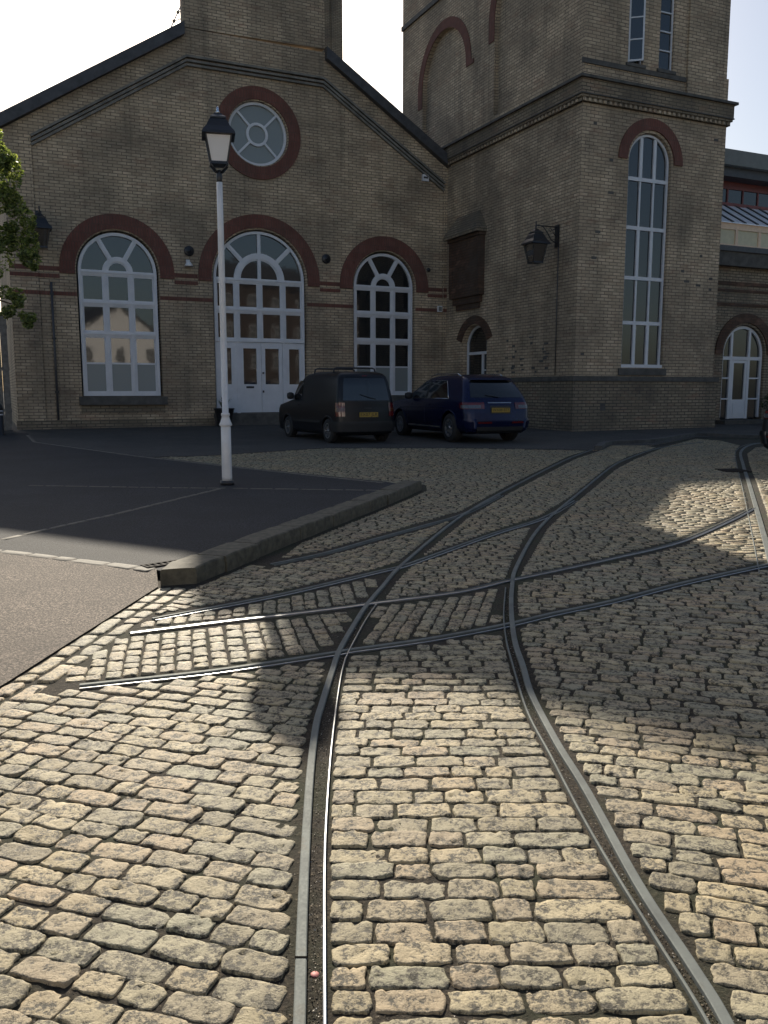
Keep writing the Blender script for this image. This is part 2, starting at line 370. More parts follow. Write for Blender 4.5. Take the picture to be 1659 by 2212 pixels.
zones = [  # (pixel outline, course angle in degrees, row pitch, stone length)
 ([(704, 2600)] + G1[1:8] + [(752, 1414), (927, 1389), (1088, 1359), (1096, 1395)] + G2[7::-1], 0, .096, .18),
 ([(757, 1399), (927, 1374), (1084, 1345), (1084, 1300), (1087, 1263), (993, 1286), (815, 1309), (790, 1345)], 78, .088, .15),
 ([(822, 1299), (993, 1274), (1086, 1252), (1098, 1250), (1108, 1220), (1152, 1138), (1130, 1137), (1067, 1157), (939, 1203), (885, 1220), (850, 1255)], -4, .09, .17),
 ([(890, 1212), (939, 1193), (1067, 1147), (1169, 1114), (1238, 1072), (1316, 1008), (1358, 986), (1420, 966), (1340, 958), (1240, 991), (1110, 1057), (1008, 1117)], -2, .09, .17),
 ([(628, 2600), (633, 2212), (642, 1938), (659, 1688), (673, 1573), (687, 1520), (708, 1453), (712, 1420), (500, 1451), (360, 1468), (150, 1488), (70, 1493), (-150, 1637), (-420, 1800), (-1000, 2600)], -17, .096, .18),
 ([(180, 1474), (360, 1454), (500, 1437), (712, 1404), (755, 1349), (780, 1314), (627, 1334), (500, 1348), (250, 1377), (103, 1474)], 103, .10, .15),
 ([(268, 1361), (500, 1335), (627, 1321), (770, 1303), (784, 1303), (835, 1245), (811, 1243), (625, 1287), (500, 1312), (300, 1342), (280, 1353)], 97, .095, .15),
 ([(318, 1332), (500, 1298), (625, 1273), (811, 1229), (866, 1212), (985, 1118), (913, 1142), (811, 1170), (700, 1201), (585, 1225), (545, 1215), (435, 1262), (398, 1276)], -24, .09, .16),
 ([(590, 1212), (700, 1189), (811, 1158), (1000, 1103), (1100, 1049), (1230, 985), (1325, 957), (1414, 945), (1501, 938), (1501, 945), (1414, 962), (1300, 973), (1000, 968), (700, 968), (440, 985), (300, 988), (550, 1014), (829, 1042), (918, 1049), (918, 1060), (800, 1110), (650, 1170)], -6, .09, .17),
 ([(1720, 2480), (1588, 2212), (1512, 2088), (1395, 1913), (1282, 1713), (1216, 1608), (1160, 1503), (1139, 1438), (1122, 1390), (1116, 1352), (1194, 1332), (1322, 1304), (1475, 1265), (1659, 1225), (1850, 1186), (2300, 1186), (3200, 2480)], -16, .096, .195),
 ([(1116, 1339), (1194, 1319), (1322, 1292), (1475, 1253), (1659, 1213), (1850, 1174), (1850, 1160), (1668, 1160), (1640, 1112), (1632, 1106), (1578, 1132), (1470, 1178), (1322, 1214), (1169, 1247), (1114, 1260), (1112, 1300)], -7, .09, .19),
 ([(1116, 1250), (1169, 1235), (1322, 1202), (1470, 1166), (1578, 1120), (1624, 1096), (1608, 1044), (1594, 1003), (1591, 975), (1600, 962), (1560, 952), (1501, 947), (1435, 965), (1368, 992), (1330, 1012), (1254, 1074), (1180, 1138), (1128, 1222)], -3, .09, .18),
 ([(1664, 1160), (1900, 1160), (1900, 960), (1690, 960), (1630, 966), (1612, 980), (1616, 1003), (1632, 1044), (1642, 1075), (1652, 1106)], -2, .09, .18),
]
SM = MB()
def stone(cx, cy, ux, uy, L, W, rnd):
    """one worn granite sett, centre, course direction, size"""
    d = hypot(cx, cy)
    nx, ny = (15, 10) if d < 4.2 else ((8, 6) if d < 7.5 else ((4, 3) if d < 14 else (3, 3)))
    hh = rnd.uniform(-.0035, .0035); tx, ty = rnd.uniform(-.03, .03), rnd.uniform(-.05, .05)
    ph = [rnd.uniform(0, 6.28) for _ in range(6)]; am = [rnd.uniform(.0, .024) for _ in range(4)]
    bow = rnd.uniform(-.001, .003); rot = rnd.uniform(-.03, .03)
    sk = rnd.uniform(-.10, .10); c, s = cos(rot), sin(rot)
    vs = []; fs = []
    corner = rnd.uniform(.5, .75)
    for j in range(ny + 1):
        for i in range(nx + 1):
            a, b = -1 + 2 * i / nx, -1 + 2 * j / ny
            # warp grid towards the edges, round the corners
            a = sin(a * pi / 2) if nx > 4 else (-1, -.93, .93, 1)[i] if nx == 3 else (-1, -.93, 0, .93, 1)[i]
            b = sin(b * pi / 2) if ny > 4 else (-1, -.87, .87, 1)[j]
            m = max(abs(a), abs(b)); q = (abs(a) ** 5 + abs(b) ** 5) ** .2
            k = m / q if q > 0 else 1
            k = 1 + (k - 1) * corner * 1.2
            wob = 1 + am[0] * sin(3 * b + ph[0]) + am[1] * sin(5 * b + ph[1]) * .5
            wob2 = 1 + am[2] * 1.5 * sin(3.5 * a + ph[2]) + am[3] * 1.5 * sin(6 * a + ph[3]) * .6
            x = a * k * L / 2 * wob; y = b * k * W / 2 * wob2 + sk * a * L * .07
            e = max(abs(a), abs(b))
            h = hh + bow * (1 - a * a) * (1 - b * b) + tx * x + ty * y
            h += .0022 * sin(4 * a + ph[4]) * cos(3 * b + ph[5])
            ea, eb = max(0, abs(a) - .86) / .14, max(0, abs(b) - .78) / .22
            h -= .0026 * (ea * ea + eb * eb)
            if e > .999: h -= .022
            if d < 9:
                q1 = mnoise.noise(Vector((cx + x, cy + y, 0)) * 22); q2 = mnoise.noise(Vector((cx + x, cy + y, 5)) * 22)
                q3 = mnoise.noise(Vector((cx + x, cy + y, 9)) * 60); q4 = mnoise.noise(Vector((cx + x, cy + y, 13)) * 60)
                h += .0028 * q3 + .0022 * q1 - .004 * max(0, q2 * q4 * 6)
                x += q1 * .006 + q3 * .0055; y += q2 * .0055 + q4 * .0055
            X = cx + ux * (x * c - y * s) - uy * (x * s + y * c); Y = cy + uy * (x * c - y * s) + ux * (x * s + y * c)
            vs.append((X, Y, zg(Y) + h))
    for j in range(ny):
        for i in range(nx):
            p = j * (nx + 1) + i; fs.append((p, p + 1, p + nx + 2, p + nx + 1))
    SM.add(vs, fs, True)
def spans(poly, y):
    xs = []
    n = len(poly)
    for i in range(n):
        (x0, y0), (x1, y1) = poly[i], poly[(i + 1) % n]
        if (y0 > y) != (y1 > y): xs.append(x0 + (y - y0) / (y1 - y0) * (x1 - x0))
    xs.sort(); return [(xs[i], xs[i + 1]) for i in range(0, len(xs) - 1, 2)]
def inter(A, B):
    o = []
    for a in A:
        for b in B:
            l, h = max(a[0], b[0]), min(a[1], b[1])
            if h > l: o.append((l, h))
    return o
def pave_zone(poly, ang, pitch, length, seed):
    rnd = random.Random(seed); a = R(ang); c, s = cos(a), sin(a)
    loc = [(x * c + y * s, -x * s + y * c) for x, y in poly]
    y0, y1 = min(p[1] for p in loc), max(p[1] for p in loc); y = y0 + pitch * .5
    while y < y1:
        pt = pitch * rnd.uniform(.9, 1.12)
        sp = inter(inter(spans(loc, y - pt * .33), spans(loc, y + pt * .33)), spans(loc, y))
        for l, h in sp:
            l += .012; h -= .012; x = l
            if h - l < .04: continue
            first = True
            while x < h - .035:
                Ln = length * rnd.uniform(.62, 1.32)
                if first: Ln *= rnd.uniform(.5, 1); first = False
                if h - (x + Ln) < length * .45: Ln = h - x
                if Ln > length * 1.75: Ln *= .5
                cx, cy = x + Ln / 2, y + rnd.uniform(-.004, .004)
                X, Y = cx * c - cy * s, cx * s + cy * c
                d = hypot(X, Y)
                vis = Y > 1.2 and abs(X) < .62 * Y + 1.2 and d < 34
                if vis:
                    gap = rnd.uniform(.004, .012)
                    stone(X, Y, c, s, Ln - gap, pt - rnd.uniform(.001, .008), rnd)
                x += Ln
        y += pt
for i, (px, ang, pt, ln) in enumerate(zones): pave_zone(P2(px), ang, pt, ln, 100 + i)
# border of long setts beside the asphalt
def row_along(pts, off, W, Ln, seed):
    rnd = random.Random(seed)
    for i in range(len(pts) - 1):
        a, b = pts[i], pts[i + 1]; d = b - a; l = d.length; d.normalize(); nrm = Vector((-d.y, d.x)); x = 0
        while x < l - .03:
            q = min(Ln * rnd.uniform(.7, 1.3), l - x)
            if l - x - q < .08: q = l - x
            p = a + d * (x + q / 2) + nrm * off
            if p.y > 1.3: stone(p.x, p.y, d.x, d.y, q - .014, W - .012, rnd)
            x += q
bl = [Vector((p.x, p.y)) for p in (gp(342, 1268), gp(180, 1370), gp(20, 1472), gp(-200, 1605), gp(-420, 1748))]
row_along(bl, .065, .115, .24, 5); row_along(bl, .185, .115, .2, 6)
tag(SM.build('cobblestones', M['sett'], fix=False), kind='structure')

# granite strips let into the pavement
sb = SM; SM = MB()
def strip(px, W, seed, h=PH, Ln=.3):
    pts = [gp(x, y, h) for x, y in px]; rnd = random.Random(seed); global SM
    for i in range(len(pts) - 1):
        a, b = Vector((pts[i].x, pts[i].y)), Vector((pts[i + 1].x, pts[i + 1].y)); d = b - a; l = d.length; d.normalize(); x = 0
        while x < l - .02:
            q = min(Ln * rnd.uniform(.7, 1.3), l - x); p = a + d * (x + q / 2); k = len(SM.v)
            stone(p.x, p.y, d.x, d.y, q - .012, W, rnd)
            for m in range(k, len(SM.v)):
                v = SM.v[m]; SM.v[m] = (v[0], v[1], zg(v[1]) + h + .006 + (v[2] - zg(v[1])) * .25)
            x += q
strip([(-120, 1184), (0, 1191), (330, 1231)], .13, 1)
strip([(-60, 1180), (0, 1167), (250, 1111), (484, 1054)], .075, 2)
strip([(60, 1049), (300, 1053), (478, 1055)], .06, 3); strip([(500, 1055), (850, 1060)], .06, 4)
strip([(60, 940), (75, 955), (300, 986), (550, 1014), (829, 1043)], .10, 8)
tag(SM.build('granite_strips', M['strip'], fix=False), kind='structure'); SM = sb
# kerb of long granite blocks
kb = MB(); rnd = random.Random(3)
kp = kpt
for i in range(3):
    a, b = Vector((kp[i].x, kp[i].y)), Vector((kp[i + 1].x, kp[i + 1].y)); d = (b - a); l = d.length; d.normalize(); nn = Vector((-d.y, d.x)); x = 0
    while x < l - .02:
        q = min(rnd.uniform(.35, .75), l - x)
        if l - x - q < .2: q = l - x
        j = rnd.uniform(-.012, .012); w0 = j; w1 = .27; ht = KH + .012 + rnd.uniform(-.006, .006)
        if i == 0 and x == 0: w1 = .29
        nx, ny = 7, 5
        A = a + d * (x + .005); B = a + d * (x + q - .005)
        prof = [(w0, -.04), (w0 - .003, ht * .45), (w0 + .002, ht - .012), (w0 + .012, ht), (w0 + .12, ht + .002), (w1 - .012, ht), (w1, ht - .014), (w1, -.04)]
        for k in range(nx):
            t = k / (nx - 1); p = A.lerp(B, t)
            for (o, z) in prof:
                e = .008 if k in (0, nx - 1) else 0
                z2 = z - (e if z > .05 else 0) + rnd.uniform(-.002, .002); o2 = o + rnd.uniform(-.0025, .0025)
                v = p + nn * o2
                if i == 0 and x == 0 and k == 0: v = Vector((kp[0].x, kp[0].y)).lerp(Vector((gp(347, 1264).x, gp(347, 1264).y)), o2 / .29)
                kb.v.append((v.x, v.y, zg(v.y) + z2))
        o0 = len(kb.v) - nx * len(prof); m = len(prof)
        for k in range(nx - 1):
            for r in range(m - 1):
                kb.f.append((o0 + k * m + r, o0 + k * m + r + 1, o0 + (k + 1) * m + r + 1, o0 + (k + 1) * m + r)); kb.sm.append(False)
        kb.f.append(tuple(o0 + r for r in range(m))); kb.f.append(tuple(o0 + (nx - 1) * m + r for r in reversed(range(m)))); kb.sm += [False, False]
        x += q
tag(kb.build('kerb', M['kerb']), kind='structure')
# right-hand kerb
kb = MB(); pts = gl([(1690, 1200), (1664, 1120), (1648, 1080)], 0)
for i in range(len(pts) - 1):
    a, b = pts[i], pts[i + 1]; d = (b - a).normalized(); nn = Vector((d.y, -d.x))
    q = [a + nn * .03, b + nn * .03, b + nn * .2, a + nn * .2]
    kb.add([(p.x, p.y, zg(p.y) + z) for z in (-.03, .07) for p in q], [(0, 1, 5, 4), (1, 2, 6, 5), (2, 3, 7, 6), (3, 0, 4, 7), (4, 5, 6, 7)])
tag(kb.build('kerb', M['sett']), kind='structure')
kb = MB(); pts = gl([(1300, 972), (1322, 961), (1414, 956), (1501, 943), (1580, 945), (1700, 950)], 0)
for i in range(len(pts) - 1):
    a, b = pts[i], pts[i + 1]; d = (b - a).normalized(); nn = Vector((-d.y, d.x))
    q = [a, b, b + nn * .16, a + nn * .16]
    kb.add([(p.x, p.y, zg(p.y) + z) for z in (-.03, .09) for p in q], [(0, 1, 5, 4), (1, 2, 6, 5), (2, 3, 7, 6), (3, 0, 4, 7), (4, 5, 6, 7)])
tag(kb.build('kerb', M['stone']), kind='structure')

# ------------------------------------------------------------------ tram rails
def rail(px, w, label, guard=None, gap=.046, side=1, z=.010, double=False):
    t = thing('tram_rail', label, 'rail', group='tram rails set into the cobbles')
    def lay(pts, w, z, name, mat, dz=.03, lz=None):
        m = MB(); n = len(pts)
        for i, p in enumerate(pts):
            d = (pts[min(i + 1, n - 1)] - pts[max(i - 1, 0)]).normalized(); nn = Vector((-d.y, d.x))
            for o, h in ((-w / 2, z - dz), (-w / 2, z - .002), (-w / 2 + .003, z), (w / 2 - .003, z), (w / 2, z - .002), (w / 2, z - dz)):
                q = p + nn * o; m.v.append((q.x, q.y, zg(q.y) + h))
        for i in range(n - 1):
            for k in range(5): m.f.append((6 * i + k, 6 * i + k + 1, 6 * i + k + 7, 6 * i + k + 6)); m.sm.append(False)
        m.f += [tuple(range(6)), tuple(6 * (n - 1) + k for k in reversed(range(6)))]; m.sm += [False, False]
        return m.build(name, mat, t)
    pts = gl(px)
    lay(pts, w, z, 'rail_head', M['bright' if px is X2 else 'rail'])
    def offs(pts, o):
        out = []
        for i, p in enumerate(pts):
            d = (pts[min(i + 1, len(pts) - 1)] - pts[max(i - 1, 0)]).normalized(); out.append(p + Vector((-d.y, d.x)) * o)
        return out
    if guard: lay(gl(guard), .009, z - .002, 'guard_rail', M['bright' if guard is G1 else 'rail'])
    else:
        lay(offs(pts, -side * gap), .011, z - .003, 'guard_rail', M['bright' if px in (X1, X3) else 'rail'])
        lay(offs(pts, -side * gap * .5), gap - .02, -.012, 'groove', M['black'], .02)
    return t
r1 = rail(R1, .031, 'broad worn rail rising from the bottom centre, left running rail of the curved track', G1)
rail(R2, .032, 'broad worn rail bending from the bottom right corner, right running rail of the curved track', G2)
rail(X1, .030, 'straight rail crossing the curved track nearest the viewer', gap=.05, z=.007, side=1)
rail(X2, .032, 'bright straight rail ending in sunlit setts just behind the nearest crossing rail', gap=.045, z=.007, side=-1)
rail(X3, .026, 'short rail ending near the kerb stone corner and merging into the right running rail', gap=.045, z=.007, side=1)
rail(X4, .026, 'rail emerging from beside the long kerb and merging into the left running rail', gap=.045, z=.007, side=1)
rail(R3, .055, 'curved rail at the right edge passing through the sunlit patch', gap=.11, z=.007, side=-1)
jm = MB()   # fish-plate joints on the near rails
p = gp(650, 2075); jm.box(p.x - .0165, p.x + .0165, p.y - .0035, p.y + .0035, zg(p.y) + .0101, zg(p.y) + .0112); jm.build('rail_joint', M['matt'], r1)

# drain gratings
def grating(px, py, w, d, rz, label, h):
    p = gp(px, py, h); t = thing('drain_grating', label, 'drain', (p.x, p.y, zg(p.y) + h), rz)
    fr = MB()
    fr.box(-w / 2, w / 2, -d / 2, -d / 2 + .02, -.02, .01); fr.box(-w / 2, w / 2, d / 2 - .02, d / 2, -.02, .01)
    fr.box(-w / 2, -w / 2 + .02, -d / 2 + .02, d / 2 - .02, -.02, .01); fr.box(w / 2 - .02, w / 2, -d / 2 + .02, d / 2 - .02, -.02, .01)
    n = int(w / .05)
    for i in range(1, n): x = -w / 2 + w * i / n; fr.box(x - .011, x + .011, -d / 2 + .02, d / 2 - .02, -.015, .008)
    fr.build('grate', M['drain'], t); MB().box(-w / 2 + .002, w / 2 - .002, -d / 2 + .002, d / 2 - .002, -.025, -.0165).build('gully', M['rubber'], t)
grating(352, 1219, .34, .13, .75, 'iron slot drain behind the end of the kerb', PH + .002)
grating(1583, 1016, .42, .5, .1, 'square iron drain in the cobbles beside the right rail', .006)
# small litter
t = MB(); p = gp(680, 2100); t.lathe([(.011, 0), (.012, .003), (.010, .005)], 12, 0, 0)
o = t.build('bottle_cap', M['capred']); o.location = (p.x, p.y, zg(p.y) - .009); tag(o, 'small pink disc lying in the groove between rail and guard', 'bottle cap')

gm = MB(); rnd = random.Random(77)
def bit(x, y, r, z):
    p = [Vector((rnd.gauss(0, 1), rnd.gauss(0, 1), rnd.gauss(0, .6))).normalized() * r * rnd.uniform(.6, 1.2) for _ in range(4)]
    gm.add([(x + q.x, y + q.y, zg(y) + z + q.z) for q in p], [(0, 1, 2), (0, 2, 3), (0, 3, 1), (1, 3, 2)])
for i in range(9000):
    y = 1.8 + 5.5 * rnd.random() ** 1.4; x = rnd.uniform(-.5 * y - .1, .5 * y + .1); bit(x, y, rnd.uniform(.0012, .0042), -.0058)
ra, ga = gl(R1), gl(G1); rb, gb = gl(R2), gl(G2)
for A, B in ((ra, ga), (rb, gb)):
    for i in range(2600):
        k = rnd.random(); y = 1.8 + 4.5 * rnd.random() ** 1.5
        a = min(A, key=lambda q: abs(q.y - y)); b = min(B, key=lambda q: abs(q.y - y))
        p = a.lerp(b, .3 + .62 * rnd.random()); bit(p.x + rnd.uniform(-.004, .004), p.y + rnd.uniform(-.06, .06), rnd.uniform(.0012, .004), -.0058)
def grit_mat():
    m, nt, b = newmat('grit'); geo = N(nt, 'ShaderNodeNewGeometry')
    nt.links.new(ramp(nt, geo.outputs['Random Per Island'], [(0, (.03, .025, .018)), (.45, (.10, .075, .05)), (.7, (.22, .17, .11)), (.9, (.45, .40, .33)), (1, (.7, .66, .58))]), b.inputs['Base Color']); b.inputs['Roughness'].default_value = .8; return m
tag(gm.build('gravel', grit_mat(), fix=False), 'fine grit and crumbs lying in the joints and rail grooves', 'gravel', kind='stuff')

# ------------------------------------------------------------------ gable building
ANG = R(24.91); U = Vector((cos(ANG), sin(ANG), 0)); NN = Vector((-sin(ANG), cos(ANG), 0))
T0 = Vector((5.85, 26.57, 0)); A0 = T0 + NN * 8.2
C0 = -7.43
def arch_outline(cx, hw, z0, zs, n=24):
    return [(cx - hw, z0), (cx + hw, z0)] + [(cx + hw * cos(pi * i / n), zs + hw * sin(pi * i / n)) for i in range(n + 1)]
def circle(cx, cz, r, n=40): return [(cx + r * cos(2 * pi * i / n), cz + r * sin(2 * pi * i / n)) for i in range(n)]
GB = thing('brick_hall', 'gabled yellow brick hall with three red-ringed arched openings and a round window', 'building', A0, ANG)
RK = .626; APX = 14.85
def rake(s): return APX - RK * abs(s - C0)
SL, SR = -15.55, .7
LW, RW, DW = (-12.26, 1.25), (-2.61, 1.22), (C0, 1.65)
ZS = 5.44; ZSIL = 1.40
holes = [arch_outline(LW[0], LW[1] + .06, ZSIL - .02, ZS), arch_outline(RW[0], RW[1] + .06, ZSIL - .02, ZS), arch_outline(DW[0], DW[1] + .05, .78, ZS), circle(C0 + .02, 10.33, 1.06)]
outer = [(SL, -.2), (SR, -.2), (SR, rake(SR)), (-4.96, rake(-4.96)), (-9.9, rake(-9.9)), (SL, rake(SL))]
mb = MB().poly([outer] + holes, FZ, 0)
for h in holes: mb.skirt(h, FZ, 0, .5)
mb.skirt([(SL, -.2), (SL, rake(SL))], FZ, 0, 14, False); mb.skirt([(-9.9, rake(-9.9)), (-4.96, rake(-4.96))], FZ, 0, .5, False)
mb.build('wall', M['brick'], GB)
# raised border: left strip, rake frieze
inn = [(-14.72, -.2), (-14.72, 9.37), (-9.83, 12.43), (-5.03, 12.43), (-.14, 9.37), (-.14, -.2)]
bo = [(SL, -.2), (SL, rake(SL) - .3), (-9.9, rake(-9.9) - .2), (-9.9, rake(-9.9)), (-4.96, rake(-4.96)), (-4.96, rake(-4.96) - .2), (SR, rake(SR) - .3), (SR, -.2)]
ring = bo + inn[::-1]
mb = MB().prism(ring, FZ, -.07, -.003); mb.build('frieze', M['brick'], GB)
mo = MB()
for k, (o, dd) in enumerate(((0, -.16), (-.13, -.13), (-.25, -.10))):
    P = [(-14.72, 9.37 + o), (-9.83, 12.43 + o), (-5.03, 12.43 + o), (-.14, 9.37 + o)]
    for a, b in zip(P[:-1], P[1:]): mo.bar(a, b, .07, FZ, dd, .0)
mo.build('moulding', M['stonelight'], GB)
# verge and roof
for sgn, (sa, sb_) in ((-1, (SL - .12, -9.9)), (1, (-4.96, SR))):
    mb = MB().prism([(sa, rake(sa) + .13), (sb_, rake(sb_) + .13), (sb_, rake(sb_) - .26), (sa, rake(sa) - .26)], FZ, -.30, .0)
    mb.build('verge', M['slate'], GB)
    mb = MB().prism([(sa, rake(sa) + .05), (sb_, rake(sb_) + .05), (sb_, rake(sb_) - .16), (sa, rake(sa) - .16)], FZ, .003, 14)
    mb.build('roof', M['slate'], GB)
MB().box(-9.897, -4.963, .503, 14, 12.6, rake(-9.9) - .01).build('roof_deck', M['slate'], GB)
# central stack standing behind the gable; unseen top outline shaped for its yard shadow
st = [(-9.9, 13.32), (-9.9, 14.5), (-9.36, 14.6), (-9.34, 15.35), (-8.5, 15.6), (-8.2, 15.9), (-7.5, 16.4), (-7.3, 16.5), (-5.5, 16.5), (-5.3, 15.6), (-4.96, 14.9), (-4.96, 13.42)]
MB().prism(st, FZ, -.068, .30).build('chimney_stack', M['brick'], GB)
# horizontal red courses, cut where openings stand
def course(z0, z1, d=-.022):
    for a, b in ((SL, -14.08), (-10.44, C0 - 2.22), (C0 + 2.22, -4.42), (-.80, SR)) if z0 > 5.0 else ((SL, LW[0] - LW[1] - .07), (LW[0] + LW[1] + .07, C0 - 1.72), (C0 + 1.72, RW[0] - RW[1] - .07), (RW[0] + RW[1] + .07, SR)):
        bd = MB()
        if a < -14.72: bd.rect(a, -14.72, z0, z1, FZ, d - .07, -.072); a = -14.72
        if b > -.14: bd.rect(-.14, b, z0, z1, FZ, d - .07, -.072); b = -.14
        bd.rect(a, b, z0, z1, FZ, d, -.002); bd.build('brick_course', M['red'], GB)
course(5.36, 5.50); course(5.14, 5.26); course(4.60, 4.72)
for (cx, hw, ro) in ((LW[0], LW[1], 1.82), (RW[0], RW[1], 1.82), (DW[0], DW[1], 2.2)):
    m = MB().ring(cx, ZS, hw + .10, ro, 0, pi, FZ, -.05, -.002, 40)
    m.rect(cx - ro, cx - hw - .10, ZS - .14, ZS - .001, FZ, -.05, -.002); m.rect(cx + hw + .10, cx + ro, ZS - .14, ZS - .001, FZ, -.05, -.002)
    m.build('arch_surround', M['red'], GB)
MB().ring(C0 + .02, 10.33, 1.10, 1.52, 0, 2 * pi, FZ, -.05, -.002, 56).build('round_surround', M['red'], GB)
for cx in (LW[0], RW[0]):
    MB().rect(cx - 1.42, cx + 1.42, 1.10, 1.375, FZ, -.17, -.002).build('sill', M['stone'], GB)
    MB().rect(cx - 1.36, cx + 1.36, .82, 1.097, FZ, -.03, -.002).build('apron', M['brick_dark'], GB)
FD0, FD1, PD = .13, .23, .20      # frame front / back, pane depth
def bevelbar(m, x0, x1, z0, z1, fn=FZ, s=1):
    m.rect(x0, x1, z0, z1, fn, s * FD0, s * FD1)
def arch_window(parent, cx, hw, z0, zs, mull, trans, thin, mw=.12, tw=.15, fan=True, fr=.10, fn=FZ, radial=(60, 120), rin=.34, rout=.49, name='window', vert=False, frost=True, paneb=None):
    f = MB(); s = 1
    f.ring(cx, zs, hw - fr, hw, 0, pi, fn, FD0 - .02, FD1, 36)
    f.rect(cx - hw, cx - hw + fr, z0, zs, fn, FD0 - .02, FD1); f.rect(cx + hw - fr, cx + hw, z0, zs, fn, FD0 - .02, FD1)
    f.rect(cx - hw + fr, cx + hw - fr, z0, z0 + fr * 1.1, fn, FD0 - .02, FD1)
    for z in trans:
        f.rect(cx - hw + fr, cx + hw - fr, z - tw / 2, z + tw / 2, fn, FD0, FD1)
        f.rect(cx - hw + fr, cx + hw - fr, z - .012, z + .045, fn, FD0 - .035, FD0 - .002)
    zz = sorted([z0 + fr * 1.1] + [z + k * tw / 2 for z in trans for k in (-1, 1)])
    zz = zz + ([] if trans else [])
    edges = [z0 + fr * 1.1] + sorted(trans)
    lo = z0 + fr * 1.1
    for z in sorted(trans):
        for x in mull: f.rect(cx + x - mw / 2, cx + x + mw / 2, lo, z - tw / 2, fn, FD0 + .001, FD1 - .003)
        lo = z + tw / 2
    for x in mull: f.rect(cx + x - mw * .2, cx + x + mw * .2, z0 + fr, max(trans) - tw / 2 if trans else zs, fn, FD0 - .02, FD0 - .001)
    # sash borders round each light
    xs = [-hw + fr] + [q for x in mull for q in (x - mw / 2, x + mw / 2)] + [hw - fr]
    lo = z0 + fr * 1.1
    for z in sorted(trans):
        hi = z - tw / 2
        for i in range(0, len(xs), 2):
            a, b = cx + xs[i], cx + xs[i + 1]; e = .045
            f.rect(a, a + e, lo, hi, fn, FD0 + .03, FD1 - .006); f.rect(b - e, b, lo, hi, fn, FD0 + .03, FD1 - .006)
            f.rect(a + e, b - e, lo, lo + e, fn, FD0 + .03, FD1 - .006); f.rect(a + e, b - e, hi - e, hi, fn, FD0 + .03, FD1 - .006)
        lo = z + tw / 2
    for z in thin: f.rect(cx - hw + fr, cx + hw - fr, z - .028, z + .028, fn, FD0 + .05, FD1 - .008)
    if fan:
        zb = max(trans) + tw / 2 if trans else zs
        a0 = math.asin(min(.99, (zb - zs) / rout)) if zb > zs else 0
        f.ring(cx, zs, rin, rout, a0, pi - a0, fn, FD0 + .002, FD1 - .002, 20)
        f.ring(cx, zs, rin - .05, rin, a0, pi - a0, fn, FD0 + .04, FD1 - .004, 20)
        for d in radial:
            a = R(d); f.bar((cx + (rout - .02) * cos(a), zs + (rout - .02) * sin(a)), (cx + (hw - fr + .02) * cos(a), zs + (hw - fr + .02) * sin(a)), .15, fn, FD0 + .004, FD1 - .004)
            f.bar((cx + (rout - .02) * cos(a), zs + (rout - .02) * sin(a)), (cx + (hw - fr + .02) * cos(a), zs + (hw - fr + .02) * sin(a)), .05, fn, FD0 - .02, FD0 + .003)
        if vert: f.rect(cx - .06, cx + .06, zb, zs + hw - fr + .02, fn, FD0 + .001, FD1 - .005)
    o = f.build(name, M['white'], parent)
    zt = min(thin) if (thin and frost) else z0
    MB().poly([[(cx - hw + .02, zt), (cx + hw - .02, zt)] + [(cx + (hw - .02) * cos(pi * i / 24), zs + (hw - .02) * sin(pi * i / 24)) for i in range(25)]], fn, PD).build('pane', M['glass'], o)
    if thin and frost: MB().poly([[(cx - hw + .02, z0 + .02), (cx + hw - .02, z0 + .02), (cx + hw - .02, zt), (cx - hw + .02, zt)]], fn, PD - .002).build('frosted_pane', M['frost'], o)
    return o
for cx, hw in (LW, RW):
    arch_window(GB, cx, hw, ZSIL, ZS, (-.41, .41), (5.40, 4.42, 3.42), (2.47,))
# round window
f = MB().ring(C0 + .02, 10.33, .96, 1.05, 0, 2 * pi, FZ, FD0 - .02, FD1, 48); f.ring(C0 + .02, 10.33, .30, .39, 0, 2 * pi, FZ, FD0, FD1 - .005, 28)
for k in (45, 135, 225, 315):
    a = R(k); f.bar((C0 + .02 + .36 * cos(a), 10.33 + .36 * sin(a)), (C0 + .02 + .97 * cos(a), 10.33 + .97 * sin(a)), .075, FZ, FD0 + .003, FD1 - .008)
o = f.build('round_window', M['white'], GB)
MB().poly([circle(C0 + .02, 10.33, 1.03)], FZ, PD).build('pane', M['frost'], o)  # greyish frost colour stands in for sky glare on this pane
# great doorway: fanlight over doors
o = arch_window(GB, C0, 1.65, 3.28, ZS, (-.84, 0, .86), (5.40, 4.38), (), .13, .15, True, .09, FZ, (45, 135), .72, .92, 'fanlight_window', True)
def door_leaf(x0, x1, g0, g1, letter, nm='door'):
    f = MB(); d0, d1 = FD0 + .02, FD1 - .01; z0, z1 = .80, 3.27; gz0, gz1 = 1.80, 3.06
    f.rect(x0, g0, z0, z1, FZ, d0, d1); f.rect(g1, x1, z0, z1, FZ, d0, d1); f.rect(g0, g1, gz1, z1, FZ, d0, d1); f.rect(g0, g1, z0, gz0, FZ, d0, d1)
    f.rect(g0 - .02, g1 + .02, 1.56, 1.60, FZ, d0 - .015, d0 - .001); f.rect(g0 + .03, g1 - .03, .95, 1.48, FZ, d0 - .012, d0 - .002)
    dr = f.build(nm, M['white'], GB)
    MB().rect(g0 + .001, g1 - .001, gz0 + .001, gz1 - .001, FZ, PD - .012, PD).build('pane', M['glass'], dr)
    if letter: MB().rect((g0 + g1) / 2 - .16, (g0 + g1) / 2 + .12, 1.66, 1.73, FZ, d0 - .02, d0 - .001).build('letter_box', M['black'], dr)
    return dr
xa, xb, xc, xd, xe = C0 - 1.65, C0 - .84, C0 + .01, C0 + .86, C0 + 1.65
door_leaf(xa + .02, xb - .05, xa + .2, xb - .24, False, 'side_panel')
